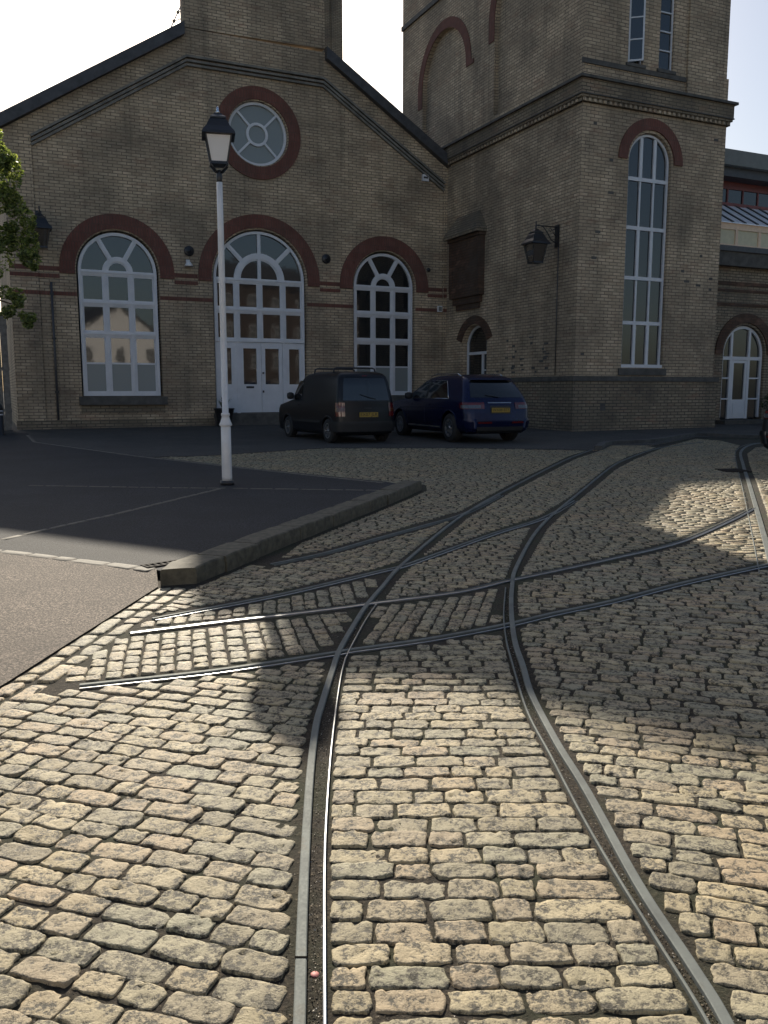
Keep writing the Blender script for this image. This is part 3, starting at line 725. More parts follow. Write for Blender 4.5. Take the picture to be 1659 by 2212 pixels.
d1_ = door_leaf(xb + .06, xc - .006, xb + .20, xc - .17, True)
d2_ = door_leaf(xc + .006, xd - .06, xc + .15, xd - .19, False)
door_leaf(xd + .05, xe - .02, xd + .2, xe - .2, False, 'side_panel')
h = MB(); h.lathe([(.02, 0), (.035, .02), (.03, .06), (.01, .07)], 10)
ho = h.build('handle', M['black'], d2_); ho.location = (xc + .06, FD0 + .02, 2.2); ho.rotation_euler = (pi / 2, 0, 0)
MB().rect(xc + .03, xc + .09, 1.5, 1.58, FZ, FD0, FD0 + .019).build('lock_plate', M['black'], d2_)
MB().rect(xb + .06 + .35, xb + .06 + .36, 0, .01, FZ, 0, .01) 
for x in (xb, xd): MB().rect(x - .05, x + .055, .78, 3.275, FZ, FD0, FD1).build('door_post', M['white'], GB)
for x in (xa, xe - .02): MB().rect(x, x + .02, .78, 3.275, FZ, FD0, FD1).build('door_post', M['white'], GB)
MB().box(C0 - 1.8, C0 + 1.8, -.45, .12, .3, .775).build('doorstep', M['stone'], GB)
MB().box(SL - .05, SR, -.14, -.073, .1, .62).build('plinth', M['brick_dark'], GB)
MB().poly([[(SL + .3, .3), (SR, .3), (SR, 9.4), (-5, 12.3), (-9.8, 12.3), (SL + .3, 9.4)]], FZ, .52).build('dark_backing', M['black'], GB)  # black sheet stands for the dark interior behind the openings
# round iron wall plates
for s, z, r in ((-9.92, 6.25, .17), (-4.96, 6.30, .17), (-.77, 6.15, .08)):
    q = MB().lathe([(r, 0), (r, .03), (r * .8, .05), (r * .25, .055), (r * .2, .09)], 20)
    wp = q.build('wall_plate', M['black'], GB); wp.location = (s, -.002, z); wp.rotation_euler = (pi / 2, 0, 0)
# things fixed to the front wall
t = thing('security_light', 'small white floodlight on the wall left of the big doorway', 'light', A0 + U * (-9.98) + Vector((0, 0, 5.83)), ANG)
MB().box(-.06, .06, -.1, -.002, -.02, .12).build('bracket', M['white'], t)
q = MB().lathe([(.03, .06), (.07, .03), (.13, -.06), (.14, -.11), (.10, -.10)], 16); q.build('shade', M['postwhite'], t).location = (0, -.17, 0)
t = thing('alarm_box', 'white alarm box high on the gable near the tower', 'alarm box', A0 + U * (-.95) + Vector((0, 0, 9.5)), ANG)
MB().box(-.13, .13, -.09, -.002, -.12, .12).build('case', M['white'], t); MB().box(-.09, .09, -.1, -.092, -.03, .04).build('badge', M['gutter'], t)
t = thing('junction_box', 'small white junction box in the corner between hall and tower', 'box', A0 + U * (-.32) + Vector((0, 0, 4.70)), ANG)
MB().box(-.09, .09, -.16, -.074, -.11, .11).build('case', M['white'], t); MB().box(-.07, .07, -.168, -.162, -.08, .08).build('cover', M['grey'], t)
t = thing('downpipe', 'thin dark drainpipe on the left end of the brick hall', 'drainpipe', A0 + U * (-14.35), ANG)
MB().tube([(0, -.06, .4), (0, -.06, 5.0)], .035).build('pipe', M['gutter'], t)
for z in (1.5, 3.2, 4.6): MB().box(-.06, .06, -.1, -.002, z, z + .06).build('bracket', M['black'], t)

# ------------------------------------------------------------------ square tower
TW = thing('brick_tower', 'square yellow brick tower with a tall arched window and deep cornice', 'building', T0, ANG)
WX, WY = 5.72, 12.25
TWIN = (2.65, .83, 2.30, 8.58)
hl = [arch_outline(TWIN[0], TWIN[1] + .02, TWIN[2], TWIN[3])]
f = MB().poly([[(0, -.2), (WX, -.2), (WX, 10.2), (0, 10.2)]] + hl, FZ, 0)
for h in hl: f.skirt(h, FZ, 0, .4)
SWN = (6.0, .88, 1.0, 3.35)
def seg_arch(cy, hw, z0, zs, rise, n=10):
    rr = (hw * hw + rise * rise) / (2 * rise); a = math.asin(hw / rr)
    return [(cy - hw, z0), (cy + hw, z0)] + [(cy + rr * sin(a - 2 * a * i / n), zs + rise - rr + rr * cos(a - 2 * a * i / n)) for i in range(n + 1)]
sw = seg_arch(SWN[0], SWN[1], SWN[2], SWN[3], .62)
f.poly([[(0, -.2), (WY, -.2), (WY, 10.2), (0, 10.2)], sw], FXm, 0); f.skirt(sw, FXm, 0, .4)
f.skirt([(WX, -.2), (WX, 10.2)], lambda a, b, d: (a, d, b), 0, WY, False); f.skirt([(0, -.2), (0, 10.2)], lambda a, b, d: (d, WY, b), 0, WX, False)
f.build('wall', M['brick'], TW)
# upper stage with blind arches
up0, up1 = 10.7, 19.5; I = .10
f = MB()
b1 = arch_outline(8.72, 1.72, 11.0, 13.35); b2 = arch_outline(3.15, 1.95, 11.0, 14.05)
wl = [[(1.70, 11.36), (2.27, 11.36), (2.27, 16.0), (1.70, 16.0)], [(2.90, 11.36), (3.47, 11.36), (3.47, 16.0), (2.90, 16.0)]]
f.poly([[(I, up0), (WX - I, up0), (WX - I, up1), (I, up1)]] + wl, FZ, I)
for h in wl: f.skirt(h, FZ, I, .55)
f.poly([[(I, up0), (WY, up0), (WY, up1), (I, up1)], b1, b2], FXm, I)
for h in (b1, b2): f.skirt(h, FXm, I, I + .16); f.poly([h], FXm, I + .16)
f.skirt([(WX - I, up0), (WX - I, up1)], FZ, I, WY, False); f.skirt([(I, up0), (I, up1)], lambda a, b, d: (d, WY, b), I, WX, False)
f.box(I + .2, WX - I - .2, .6, WY - .3, up1 - .4, up1 - .01)
f.build('upper_wall', M['brick'], TW)
for cy, r, zs in ((8.72, 1.72, 13.35), (3.15, 1.95, 14.05)):
    m = MB().ring(cy, zs, r + .003, r + .36, 0, pi, FXm, I - .03, I + .12, 36)
    m.rect(cy - r - .55, cy - r - .003, zs - .16, zs - .002, FXm, I - .03, I - .002); m.rect(cy + r + .003, cy + r + .36, zs - .6, zs - .002, FXm, I - .03, I - .002)
    m.build('blind_arch', M['red'], TW)
m = MB().rect(4.02, WX - I + .05, 11.45, up1, FZ, I - .06, I - .002)
m.rect(4.02, WX + .02, up0 + .02, 11.447, FZ, I - .08, I - .002); m.box(WX - I + .003, WX + .02, I - .0, WY, up0 + .02, 11.44)
m.build('corner_pier', M['brick'], TW)
m = MB().rect(-.0, 4.0, 11.12, 11.26, FZ, I - .05, I - .002); m.rect(.06, WY, 16.25, 16.42, FXm, I - .08, I - .002)
m.box(WX - I - .1, WX + .15, I - .14, I - .08, 16.25, 16.5)
m.build('string_course', M['stone'], TW)
mm = MB()
for (e, z0, z1) in ((.08, 10.0, 10.12), (.13, 10.123, 10.22), (.15, 10.223, 10.62)):
    mm.box(-e, WX + e, -e, WY, z0, z1)
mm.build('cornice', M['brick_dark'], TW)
mm = MB().box(-.24, WX + .24, -.24, WY, 10.623, 10.70); mm.box(-.17, WX + .17, -.17, WY, 10.19, 10.222); mm.build('cornice_cap', M['stone'], TW)
def dent(x0, x1, y0, y1, src=[None]):
    o = MB().box(x0, x1, y0, y1, 10.005, 10.11).build('dentil', M['brick'], TW)
x = -.06
while x < WX + .05: dent(x, x + .09, -.122, -.082); x += .19
y = .1
while y < WY - .2: dent(-.122, -.082, y, y + .09); y += .19
pl = MB(); e = .10
pl.box(-e, WX + e, -e, -.003, -.2, 1.86); pl.box(-e, -.003, -.003, 4.9, -.2, 1.86)
pl.build('plinth', M['brick_dark'], TW)
pl = MB().box(-.14, WX + .14, -.14, -.003, 1.863, 2.02); pl.box(-.14, -.003, -.003, 4.9, 1.863, 2.02); pl.build('ledge', M['stone'], TW)
m = MB().ring(TWIN[0], TWIN[3], TWIN[1] + .10, 1.27, 0, pi, FZ, -.05, -.002, 36); m.build('arch_surround', M['red'], TW)
def plain_window(parent, x0, x1, z0, z1, vs, hs, fn, fd0, fd1, pd, name, arch=None, fr=.055, bw=.035, glass='glass'):
    f = MB()
    f.rect(x0, x0 + fr, z0, z1, fn, fd0, fd1); f.rect(x1 - fr, x1, z0, z1, fn, fd0, fd1); f.rect(x0 + fr, x1 - fr, z0, z0 + fr, fn, fd0, fd1); f.rect(x0 + fr, x1 - fr, z1 - fr, z1, fn, fd0, fd1)
    for x in vs: f.rect(x - bw / 2, x + bw / 2, z0 + fr, z1 - fr, fn, fd0 + .003, fd1 - .003)
    for z in hs: f.rect(x0 + fr, x1 - fr, z - bw / 2, z + bw / 2, fn, fd0 - .005, fd1 - .005)
    o = f.build(name, M['white'], parent)
    MB().rect(x0 + .01, x1 - .01, z0 + .01, z1 - .01, fn, pd, pd + .008).build('pane', M[glass], o); return o
# tall window of five tiers
f = MB(); cx, hw, z0, zs = TWIN
f.ring(cx, zs, hw - .07, hw + .0, 0, pi, FZ, .10, .2, 30); f.rect(cx - hw, cx - hw + .07, z0 + .0, zs, FZ, .10, .2); f.rect(cx + hw - .07, cx + hw, z0, zs, FZ, .10, .2)
f.rect(cx - hw - .06, cx + hw + .06, z0 - .02, z0 + .10, FZ, .02, .2)
for z in (8.06, 6.60, 5.08, 3.70): f.rect(cx - hw + .07, cx + hw - .07, z - .055, z + .055, FZ, .105, .195)
for x in (-.27, .27):
    f.rect(cx + x - .03, cx + x + .03, z0 + .1, zs + sqrt((hw - .04) ** 2 - x * x), FZ, .112, .19)
    f.rect(cx + x - .055, cx + x + .055, z0 + .1, 3.645, FZ, .108, .192); f.rect(cx + x - .055, cx + x + .055, 5.135, 6.545, FZ, .108, .192); f.rect(cx + x - .055, cx + x + .055, 8.115, zs + .7, FZ, .108, .192)
o = f.build('tall_window', M['white'], TW)
MB().poly([arch_outline(cx, hw - .02, z0 + .03, zs)], FZ, .16).build('pane', M['glass'], o)
MB().rect(cx - hw - .14, cx + hw + .14, 2.06, 2.275, FZ, -.06, -.002).build('sill', M['stone'], TW)
# slit windows on the upper stage, the left one ajar
hs = [11.95, 12.5, 13.05, 13.6, 14.2, 14.8]
plain_window(TW, 2.905, 3.465, 11.37, 15.95, (), hs, FZ, .17, .23, .21, 'slit_window', fr=.05)
f = MB(); f.rect(1.705, 1.745, 11.37, 15.95, FZ, .17, .23); f.rect(2.225, 2.265, 11.37, 15.95, FZ, .17, .23); f.rect(1.745, 2.225, 11.37, 11.41, FZ, .17, .23); f.rect(1.745, 2.225, 13.3, 13.36, FZ, .17, .23)
o = f.build('slit_window', M['white'], TW)
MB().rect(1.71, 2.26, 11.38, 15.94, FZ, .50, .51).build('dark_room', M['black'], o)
ca = MB(); hwid = .46
for a, b, c, d in ((0, .05, 0, 1.9), (hwid - .05, hwid, 0, 1.9), (.05, hwid - .05, 0, .05), (.05, hwid - .05, 1.85, 1.9), (.05, hwid - .05, .6, .635), (.05, hwid - .05, 1.22, 1.255)):
    ca.rect(a, b, c, d, FZ, -.02, .02)
co_ = ca.build('casement', M['white'], o); co_.location = (1.755, .17, 11.42); co_.rotation_euler = (0, 0, R(-38))
cg = MB().rect(1.8, 2.2, 11.5, 13.25, FZ, .30, .305).build('pane', M['glass'], o)
gp_ = MB().rect(.05, hwid - .05, .05, 1.85, FZ, -.004, .004).v
c_, s_ = cos(R(-38)), sin(R(-38))
m = MB(); m.rect(.05, hwid - .05, .05, 1.85, FZ, -.004, .004); m.v = [(1.755 + x * c_ - y * s_, .17 + x * s_ + y * c_, z + 11.42) for x, y, z in m.v]
m.build('casement_pane', M['glass'], o)
for x0, x1 in ((1.62, 2.35), (2.82, 3.55)): MB().rect(x0, x1, 11.265, 11.36, FZ, I - .07, I - .002).build('sill', M['stone'], TW)
# small arched window low on the flank
cy, hw, z0, zs = SWN
f = MB(); o2 = seg_arch(cy, hw, z0, zs, .62, 12); i2 = seg_arch(cy, hw - .08, z0 + .08, zs - .03, .57, 12)
for a, b in ((.22, .30),):
    n = len(o2)
    vs = [FXm(*p, a) for p in o2] + [FXm(*p, a) for p in i2] + [FXm(*p, b) for p in o2] + [FXm(*p, b) for p in i2]
    f.add(vs, [(i, (i + 1) % n, (i + 1) % n + n, i + n) for i in range(n)] + [(i + n, (i + 1) % n + n, (i + 1) % n + 3 * n, i + 3 * n) for i in range(n)])
f.rect(cy - hw + .08, cy + hw - .08, 2.90, 3.0, FXm, .21, .29); f.rect(cy - .30, cy - .19, z0 + .08, 2.9, FXm, .22, .29); f.rect(cy - hw + .08, cy - .3, 2.3, 2.34, FXm, .24, .28)
o = f.build('arched_window', M['white'], TW); MB().poly([seg_arch(cy, hw - .02, z0 + .02, zs, .6)], FXm, .27).build('pane', M['glass'], o)
ro = seg_arch(cy, hw + .38, 3.2, 3.5, .80, 14)[2:]; ri = seg_arch(cy, hw + .02, 3.2, 3.37, .63, 14)[2:]
m = MB(); n = len(ro)
m.add([FXm(*p, -.04) for p in ro] + [FXm(*p, -.04) for p in ri] + [FXm(*p, 0) for p in ro] + [FXm(*p, 0) for p in ri], [(i, i + 1, i + 1 + n, i + n) for i in range(n - 1)] + [(i, i + 1, i + 1 + 2 * n, i + 2 * n) for i in range(n - 1)] + [(i + n, i + n + 1, i + 3 * n + 1, i + 3 * n) for i in range(n - 1)] + [(0, n, 3 * n, 2 * n), (n - 1, 2 * n - 1, 4 * n - 1, 3 * n - 1)])
m.build('arch_surround', M['redbay'], TW)
# projecting brown brick bay with a canted cap
m = MB(); y0, y1, pr_ = 5.35, 7.55, .22
m.box(-pr_, -.002, y0, y1, 5.0, 7.05); m.box(-pr_ * .6, -.002, y0 + .12, y1 - .12, 4.75, 4.998); m.box(-pr_ * .3, -.002, y0 + .25, y1 - .25, 4.55, 4.748)
m.box(-pr_ - .06, -.002, y0 - .06, y1 + .06, 7.052, 7.16)
m.box(-pr_ - .03, -pr_ - .002, y0 + .02, y0 + .3, 5.2, 7.04); m.box(-pr_ - .03, -pr_ - .002, y1 - .3, y1 - .02, 5.2, 7.04)
m.build('brick_bay', M['redbay'], TW)
m = MB(); a, b, c = .50, .12, 7.163
m.add([(-pr_ - .2, y0 - .12, c), (-.002, y0 - .12, c), (-.002, y1 + .12, c), (-pr_ - .2, y1 + .12, c), (-pr_ - .2, y0 - .12, c + .12), (-.002, y0 - .12, c + .12), (-.002, y1 + .12, c + .12), (-pr_ - .2, y1 + .12, c + .12), (-.08, y0 + .3, 7.95), (-.002, y0 + .3, 7.95), (-.002, y1 - .3, 7.95), (-.08, y1 - .3, 7.95)],
      [(0, 1, 2, 3), (0, 1, 5, 4), (2, 3, 7, 6), (3, 0, 4, 7), (4, 5, 9, 8), (6, 7, 11, 10), (7, 4, 8, 11), (8, 9, 10, 11)])
m.build('bay_cap', M['brick_dark'], TW)
# cable down the flank
MB().tube([(-.03, .95, 6.0), (-.03, .95, 2.05)], .016, 6).build('cable', M['gutter'], TW)
# old holes and scars in the brickwork
rr = random.Random(9)
for i in range(26):
    y, z = rr.uniform(1.3, 4.7), rr.uniform(2.15, 3.3); MB().box(-.006, -.002, y, y + rr.uniform(.1, .26), z, z + rr.uniform(.04, .09)).build('spalled_brick', M['stone'], TW)
for i in range(16):
    x, z = rr.uniform(.15, 5.5), rr.uniform(2.2, 9.6)
    if abs(x - TWIN[0]) < 1.35: continue
    MB().rect(x, x + rr.uniform(.1, .24), z, z + .08, FZ, -.006, -.002).build('spalled_brick', M['stone'], TW)
MB().rect(.95, 1.15, .95, 1.18, FZ, -.108, -.102).build('air_brick', M['stone'], TW)
# ------------------------------------------------------------------ low wing right of the tower
WG = thing('brick_wing', 'low brick wing right of the tower with a striped glass lean-to and arched door', 'building', T0 + NN * 1.5, ANG)
wx0, wx1 = WX + .02, 17
dh = arch_outline(8.73, 1.04, .5, 2.88)
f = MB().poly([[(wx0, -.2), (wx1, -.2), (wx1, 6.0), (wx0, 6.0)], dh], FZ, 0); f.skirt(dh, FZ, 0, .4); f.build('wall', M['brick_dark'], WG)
m = MB()
for z0, z1 in ((5.28, 5.42), (5.06, 5.16), (4.56, 4.68)): m.rect(wx0, wx1, z0, z1, FZ, -.022, -.002)
m.build('brick_course', M['redbay'], WG)
MB().ring(8.73, 2.88, 1.12, 1.46, 0, pi, FZ, -.05, -.002, 30).build('arch_surround', M['redbay'], WG)
MB().rect(wx0, wx1, 5.92, 6.40, FZ, -.28, .2).build('eaves', M['stone'], WG)
MB().rect(wx0, wx1, 6.403, 6.58, FZ, -.36, .1).build('gutter', M['gutter'], WG)
f = MB(); f.rect(wx0, wx1, 7.20, 7.42, FZ, -.02, .1); f.rect(wx0, wx1, 6.583, 6.70, FZ, -.02, .1)
x = 5.78
while x < wx1: f.rect(x - .06, x + .06, 6.70, 7.20, FZ, -.015, .095); x += 1.12
o = f.build('timber_window', M['timber'], WG); MB().rect(wx0, wx1, 6.62, 7.3, FZ, .03, .04).build('pane', M['cream'], o)
q = MB()
q.add([(wx0, -.1, 7.43), (wx1, -.1, 7.43), (wx1, 1.5, 8.40), (wx0, 1.5, 8.40), (wx0, -.1, 7.40), (wx1, -.1, 7.40), (wx1, 1.5, 8.37), (wx0, 1.5, 8.37)], [(0, 1, 2, 3), (4, 5, 6, 7), (0, 1, 5, 4), (2, 3, 7, 6)])
o = q.build('lean_to_glass', M['skyglass'], WG)
q = MB(); x = wx0 + .1
while x < wx1:
    q.add([(x + a, y, z + k) for k in (.004, .03) for (y, z) in ((-.12, 7.43), (1.5, 8.41)) for a in (0, .11)], [(0, 1, 3, 2), (4, 5, 7, 6), (0, 1, 5, 4), (0, 2, 6, 4), (1, 3, 7, 5), (2, 3, 7, 6)]); x += .60
q.build('glazing_bar', M['gutter'], o)
f = MB().rect(wx0, wx1, 8.42, 9.30, FZ, 1.62, 1.8); f.build('clerestory_wall', M['redpaint'], WG)
f = MB(); f.rect(wx0, wx1, 8.41, 8.52, FZ, 1.50, 1.615); f.rect(wx0, wx1, 9.02, 9.10, FZ, 1.55, 1.615)
x = 6
while x < wx1: f.rect(x - .03, x + .03, 8.52, 9.02, FZ, 1.56, 1.615); x += .78
o = f.build('clerestory_window', M['redpaint'], WG); MB().rect(wx0, wx1, 8.52, 9.02, FZ, 1.60, 1.612).build('pane', M['glass'], o)
MB().box(wx0, wx1, 1.0, 9, 9.30, 9.62).build('soffit', M['gutter'], WG); MB().box(wx0, wx1, .75, 9, 9.623, 10.15).build('fascia', M['grey'], WG)
# wing door
f = MB(); cx = 8.73
f.ring(cx, 2.88, .92, 1.02, 0, pi, FZ, .1, .2, 24); f.rect(cx - 1.02, cx - .92, .6, 2.88, FZ, .1, .2); f.rect(cx + .92, cx + 1.02, .6, 2.88, FZ, .1, .2)
f.rect(cx - .92, cx + .92, 2.68, 2.80, FZ, .1, .2)
for x in (-.52, .36): f.rect(cx + x - .06, cx + x + .06, .55, 2.68, FZ, .105, .195); f.rect(cx + x - .05, cx + x + .05, 2.8, 2.88 + sqrt(.94 ** 2 - x * x), FZ, .105, .195)
for z in (1.25, 2.0): f.rect(cx - .92, cx - .58, z, z + .05, FZ, .11, .19); f.rect(cx + .42, cx + .92, z, z + .05, FZ, .11, .19)
o = f.build('door_screen', M['white'], WG); MB().poly([arch_outline(cx, 1.0, .55, 2.88)], FZ, .17).build('pane', M['glass'], o)
f = MB(); a, b = cx - .455, cx + .295
f.rect(a, a + .1, .56, 2.67, FZ, .12, .165); f.rect(b - .1, b, .56, 2.67, FZ, .12, .165); f.rect(a + .1, b - .1, .56, 1.25, FZ, .12, .165); f.rect(a + .1, b - .1, 2.57, 2.67, FZ, .12, .165); f.rect(a + .14, b - .14, .66, 1.12, FZ, .108, .119)
f.build('door', M['white'], WG)
MB().box(cx - 1.3, cx + 1.3, -.5, .1, .2, .52).build('doorstep', M['stone'], WG)
MB().poly([[(wx0, .2), (wx1, .2), (wx1, 6), (wx0, 6)]], FZ, .45).build('dark_backing', M['black'], WG)  # black sheet in place of the wing's dark interior

# ------------------------------------------------------------------ far tower behind the gable
BT = thing('chimney_tower', 'plain dark tower cut by the top of the photo behind the right roof slope', 'building', A0 + NN * 25, ANG)
f = MB().box(-.5, 6.0, 0, 9, 0, 26.8); f.box(-.3, .4, -.08, -.002, 12, 26.7); f.box(5.2, 5.95, -.08, -.002, 12, 26.7); f.build('wall', M['brick_dark'], BT)
MB().box(-.6, 6.1, -.12, 9.1, 26.803, 27.0).build('coping', M['stone'], BT)
# lattice stay leaning on it
LT = thing('lattice_mast', 'pale leaning lattice frame on the roof beside the tower', 'mast', A0 + NN * 4, ANG)
P0, P1 = Vector((-10.12, 0, 13.4)), Vector((-8.7, 0, 16.4)); dd = (P1 - P0); off = Vector((.34, .15, 0))
f = MB().tube([P0, P1], .028, 6); f.tube([P0 + off, P1 + off], .028, 6); f.build('rail', M['postwhite'], LT)
f = MB(); k = 9
for i in range(k): MB().tube([P0 + dd * (i / k), P0 + off + dd * ((i + .8) / k)], .02, 6).build('brace', M['postwhite'], LT)
for i in range(k + 1):
    c = P0 + dd * (i / k); MB().lathe([(.01, c.z - .07), (.06, c.z - .03), (.065, c.z + .02), (.01, c.z + .07)], 8, c.x, c.y).build('knob', M['stonelight'], LT)

# ------------------------------------------------------------------ lanterns
def lantern(parent, s, z, name_glass=True, hang=False, loc=(0, 0), rz=0, dark=False):
    """four-sided tapered street lantern; z is the bottom of the glass"""
    def sq(r, zz): return [(loc[0] + r * s * (cos(rz + pi / 4 + k * pi / 2)) * 1.414, loc[1] + r * s * sin(rz + pi / 4 + k * pi / 2) * 1.414, zz) for k in range(4)]
    def loft(m, secs):
        o = len(m.v); m.v += [p for sct in secs for p in sct]
        for i in range(len(secs) - 1):
            for k in range(4): m.f.append((o + 4 * i + k, o + 4 * i + (k + 1) % 4, o + 4 * i + 4 + (k + 1) % 4, o + 4 * i + 4 + k)); m.sm.append(False)
        m.f += [(o + 3, o + 2, o + 1, o), tuple(o + 4 * len(secs) - 4 + k for k in range(4))]; m.sm += [False, False]
    zb, zt = z, z + .42 * s
    g = MB(); loft(g, [sq(.122, zb + .01), sq(.192, zt)]); g.build('lantern_glass', M['glass' if dark else 'lampglass'], parent)
    f = MB()
    lo, hi = sq(.13, zb), sq(.205, zt)
    for k in range(4): f.tube([lo[k], hi[k]], .013 * s, 6, False)
    loft(f, [sq(.145, zb - .03 * s), sq(.14, zb + .012)]); loft(f, [sq(.205, zt - .01), sq(.215, zt + .025 * s)])
    f.build('lantern_frame', M['black'], parent)
    r = MB(); zt2 = zt + .027 * s
    loft(r, [sq(.265, zt2 - .03 * s), sq(.255, zt2 + .012 * s), sq(.19, zt2 + .10 * s), sq(.145, zt2 + .20 * s), sq(.12, zt2 + .235 * s)])
    loft(r, [sq(.13, zt2 + .236 * s), sq(.13, zt2 + .26 * s), sq(.075, zt2 + .30 * s), sq(.05, zt2 + .335 * s)])
    r.build('lantern_roof', M['black'], parent)
    fn_ = MB().lathe([(.02 * s, zt2 + .33 * s), (.035 * s, zt2 + .355 * s), (.018 * s, zt2 + .385 * s), (.026 * s, zt2 + .41 * s), (.004, zt2 + .45 * s)], 10, loc[0], loc[1]); fn_.build('finial', M['chrome'] if not hang else M['black'], parent)
    return zt2 + .45 * s
lp = gp(491, 1047, PH)
def pz(py):   # height on the post of a given elevation
    d = ray(480, py); return HC + d.z / d.y * lp.y
LP = thing('street_lamp', 'white painted lamp post with a square lantern on the corner of the raised pavement', 'street lamp', (lp.x, lp.y, zg(lp.y) + PH))
b0 = zg(lp.y) + PH; H_ = lambda py: pz(py) - b0
MB().lathe([(.10, 0), (.10, H_(1038))], 20).build('base', M['black'], LP)
MB().lathe([(.072, H_(1038)), (.074, H_(1030)), (.072, H_(980)), (.071, H_(923)), (.062, H_(922)), (.092, H_(919)), (.094, H_(917)), (.075, H_(911)), (.06, H_(904)), (.054, H_(899)), (.062, H_(898)), (.064, H_(894)), (.06, H_(892.5)), (.046, H_(892)), (.045, H_(700)), (.043, H_(500)), (.041, H_(394))], 24).build('post', M['postwhite'], LP)
f = MB().lathe([(.03, H_(395)), (.04, H_(393)), (.042, H_(380)), (.036, H_(374)), (.03, H_(368))], 16)
zl = H_(354)
for k in range(4):
    a = R(12) + pi / 4 + k * pi / 2; f.tube([(.03 * cos(a), .03 * sin(a), H_(374)), (.09 * cos(a), .09 * sin(a), H_(368)), (.17 * cos(a), .17 * sin(a), zl - .01)], .013, 6)
f.build('lantern_cradle', M['black'], LP)
lantern(LP, .85, zl, rz=R(12))
def wall_lantern(loc, rz, label, s=1.25, arm=.82):
    t = thing('wall_lantern', label, 'lantern', loc, rz, 'black wall lanterns')   # local -y points out of the wall
    f = MB().box(-.09, .09, -.05, -.002, -.62, .05)
    f.tube([(0, -.05, -.02), (0, -arm, -.02)], .018, 8); f.tube([(0, -.05, -.5), (0, -.25, -.42), (0, -.40, -.2), (0, -.55, -.05), (0, -.62, -.03)], .014, 6)
    f.tube([(0, -.06, -.3), (0, -.16, -.22), (0, -.2, -.12), (0, -.13, -.07), (0, -.09, -.13)], .012, 6)
    f.tube([(0, -.24, -.1), (0, -.3, -.06), (0, -.36, -.12), (0, -.28, -.18), (0, -.24, -.1)], .01, 6); f.tube([(0, -arm, .1), (0, -arm, -.2)], .02, 8)
    f.build('bracket', M['black'], t)
    lantern(t, s, -1.12, hang=True, loc=(0, -arm), rz=0, dark=True); return t
fl = T0 + NN * 1.04 + Vector((0, 0, 6.62))
wall_lantern(fl, ANG - pi / 2, 'black iron lantern on a scrolled bracket on the tower flank')
fl = A0 + U * (-14.62) + NN * (-.072) + Vector((0, 0, 7.1))
wall_lantern(fl, ANG, 'black iron lantern half hidden by the leaves at the left', 1.25, .5)

# ------------------------------------------------------------------ fence, bollard, tree, pots
FE = thing('timber_fence', 'tall upright board fence at the left edge beside the hall', 'fence', A0 + U * (-15.72), ANG)
rr = random.Random(4)
for i in range(18):
    m = MB(); x = -.02 - i * .205; h = 3.9 + rr.uniform(-.05, .05); dpt = rr.uniform(-.03, .03)
    m.box(x - .2, x, -.25 + dpt, -.22 + dpt, .25, h); m.build('board', M['fence'], FE)
m = MB()
for z in (.9, 2.2, 3.5): m.box(-3.7, 0, -.18, -.12, z, z + .1)
m.build('fence_rail', M['fence'], FE)
p = gp(4, 944); BO = thing('bollard', 'black bollard with two white bands at the left edge', 'bollard', (p.x - .06, p.y, zg(p.y)))
MB().lathe([(.16, 0), (.16, .08), (.13, .1), (.125, .60)], 20).build('post', M['black'], BO)
MB().lathe([(.126, .603), (.126, .64)], 20).build('white_band', M['white'], BO); MB().lathe([(.126, .703), (.126, .74)], 20).build('white_band', M['white'], BO)
MB().lathe([(.1255, .643), (.1255, .70)], 20).build('collar', M['black'], BO); MB().lathe([(.125, .743), (.13, .80), (.12, .86), (.07, .92), (.01, .94)], 20).build('cap', M['black'], BO)
def leaves(m, c, r, n, size, rnd, squash=1.0):
    for i in range(n):
        while True:
            v = Vector((rnd.uniform(-1, 1), rnd.uniform(-1, 1), rnd.uniform(-1, 1)))
            if .3 < v.length < 1: break
        v = v.normalized() * (v.length ** .35)
        p = Vector(c) + Vector((v.x * r, v.y * r, v.z * r * squash))
        a = Vector((rnd.gauss(0, 1), rnd.gauss(0, 1), rnd.gauss(0, .7))).normalized(); b = a.cross(Vector((rnd.gauss(0, 1), rnd.gauss(0, 1), rnd.gauss(0, 1)))).normalized()
        l = size * rnd.uniform(.6, 1.3); wd = l * .42
        m.add([p - a * l, p + b * wd, p + a * l, p - b * wd], [(0, 1, 2, 3)])
def tree(base, label, clumps, trunk, mat, n, size, seed):
    t = thing('tree', label, 'tree', base); rnd = random.Random(seed)
    f = MB()
    for pts, r0, r1 in trunk: f.tube(pts, [r0 + (r1 - r0) * i / (len(pts) - 1) for i in range(len(pts))], 8)
    f.build('trunk', M['bark'], t)
    m = MB()
    for (c, r, k) in clumps:
        nn = int(n * k)
        for q in range(7):
            o = Vector((rnd.gauss(0, 1), rnd.gauss(0, 1), rnd.gauss(0, 1))).normalized() * r * rnd.uniform(.3, .85)
            leaves(m, Vector(c) + o, r * rnd.uniform(.28, .5), nn // 7, size, rnd, .8)
    m.build('crown', mat, t, fix=False); return t
tb = Vector((-9.75, 20, zg(20)))
cl = [((1.0, 0, 6.75), .45, 1), ((1.3, .1, 6.3), .5, 1), ((1.05, 0, 6.05), .6, 1.2), ((1.35, .1, 5.35), .55, 1.1), ((.7, -.2, 5.5), .7, 1.2), ((1.5, 0, 4.75), .5, 1), ((.95, 0, 4.5), .65, 1.1), ((1.75, .1, 4.35), .34, .6), ((.8, 0, 3.85), .5, .8), ((1.15, 0, 3.35), .42, .8), ((1.5, .1, 3.02), .25, .4), ((.2, .2, 6.2), .8, 1.2), ((-.3, 0, 5), 1.1, 1.5), ((0, .3, 4), .8, 1)]
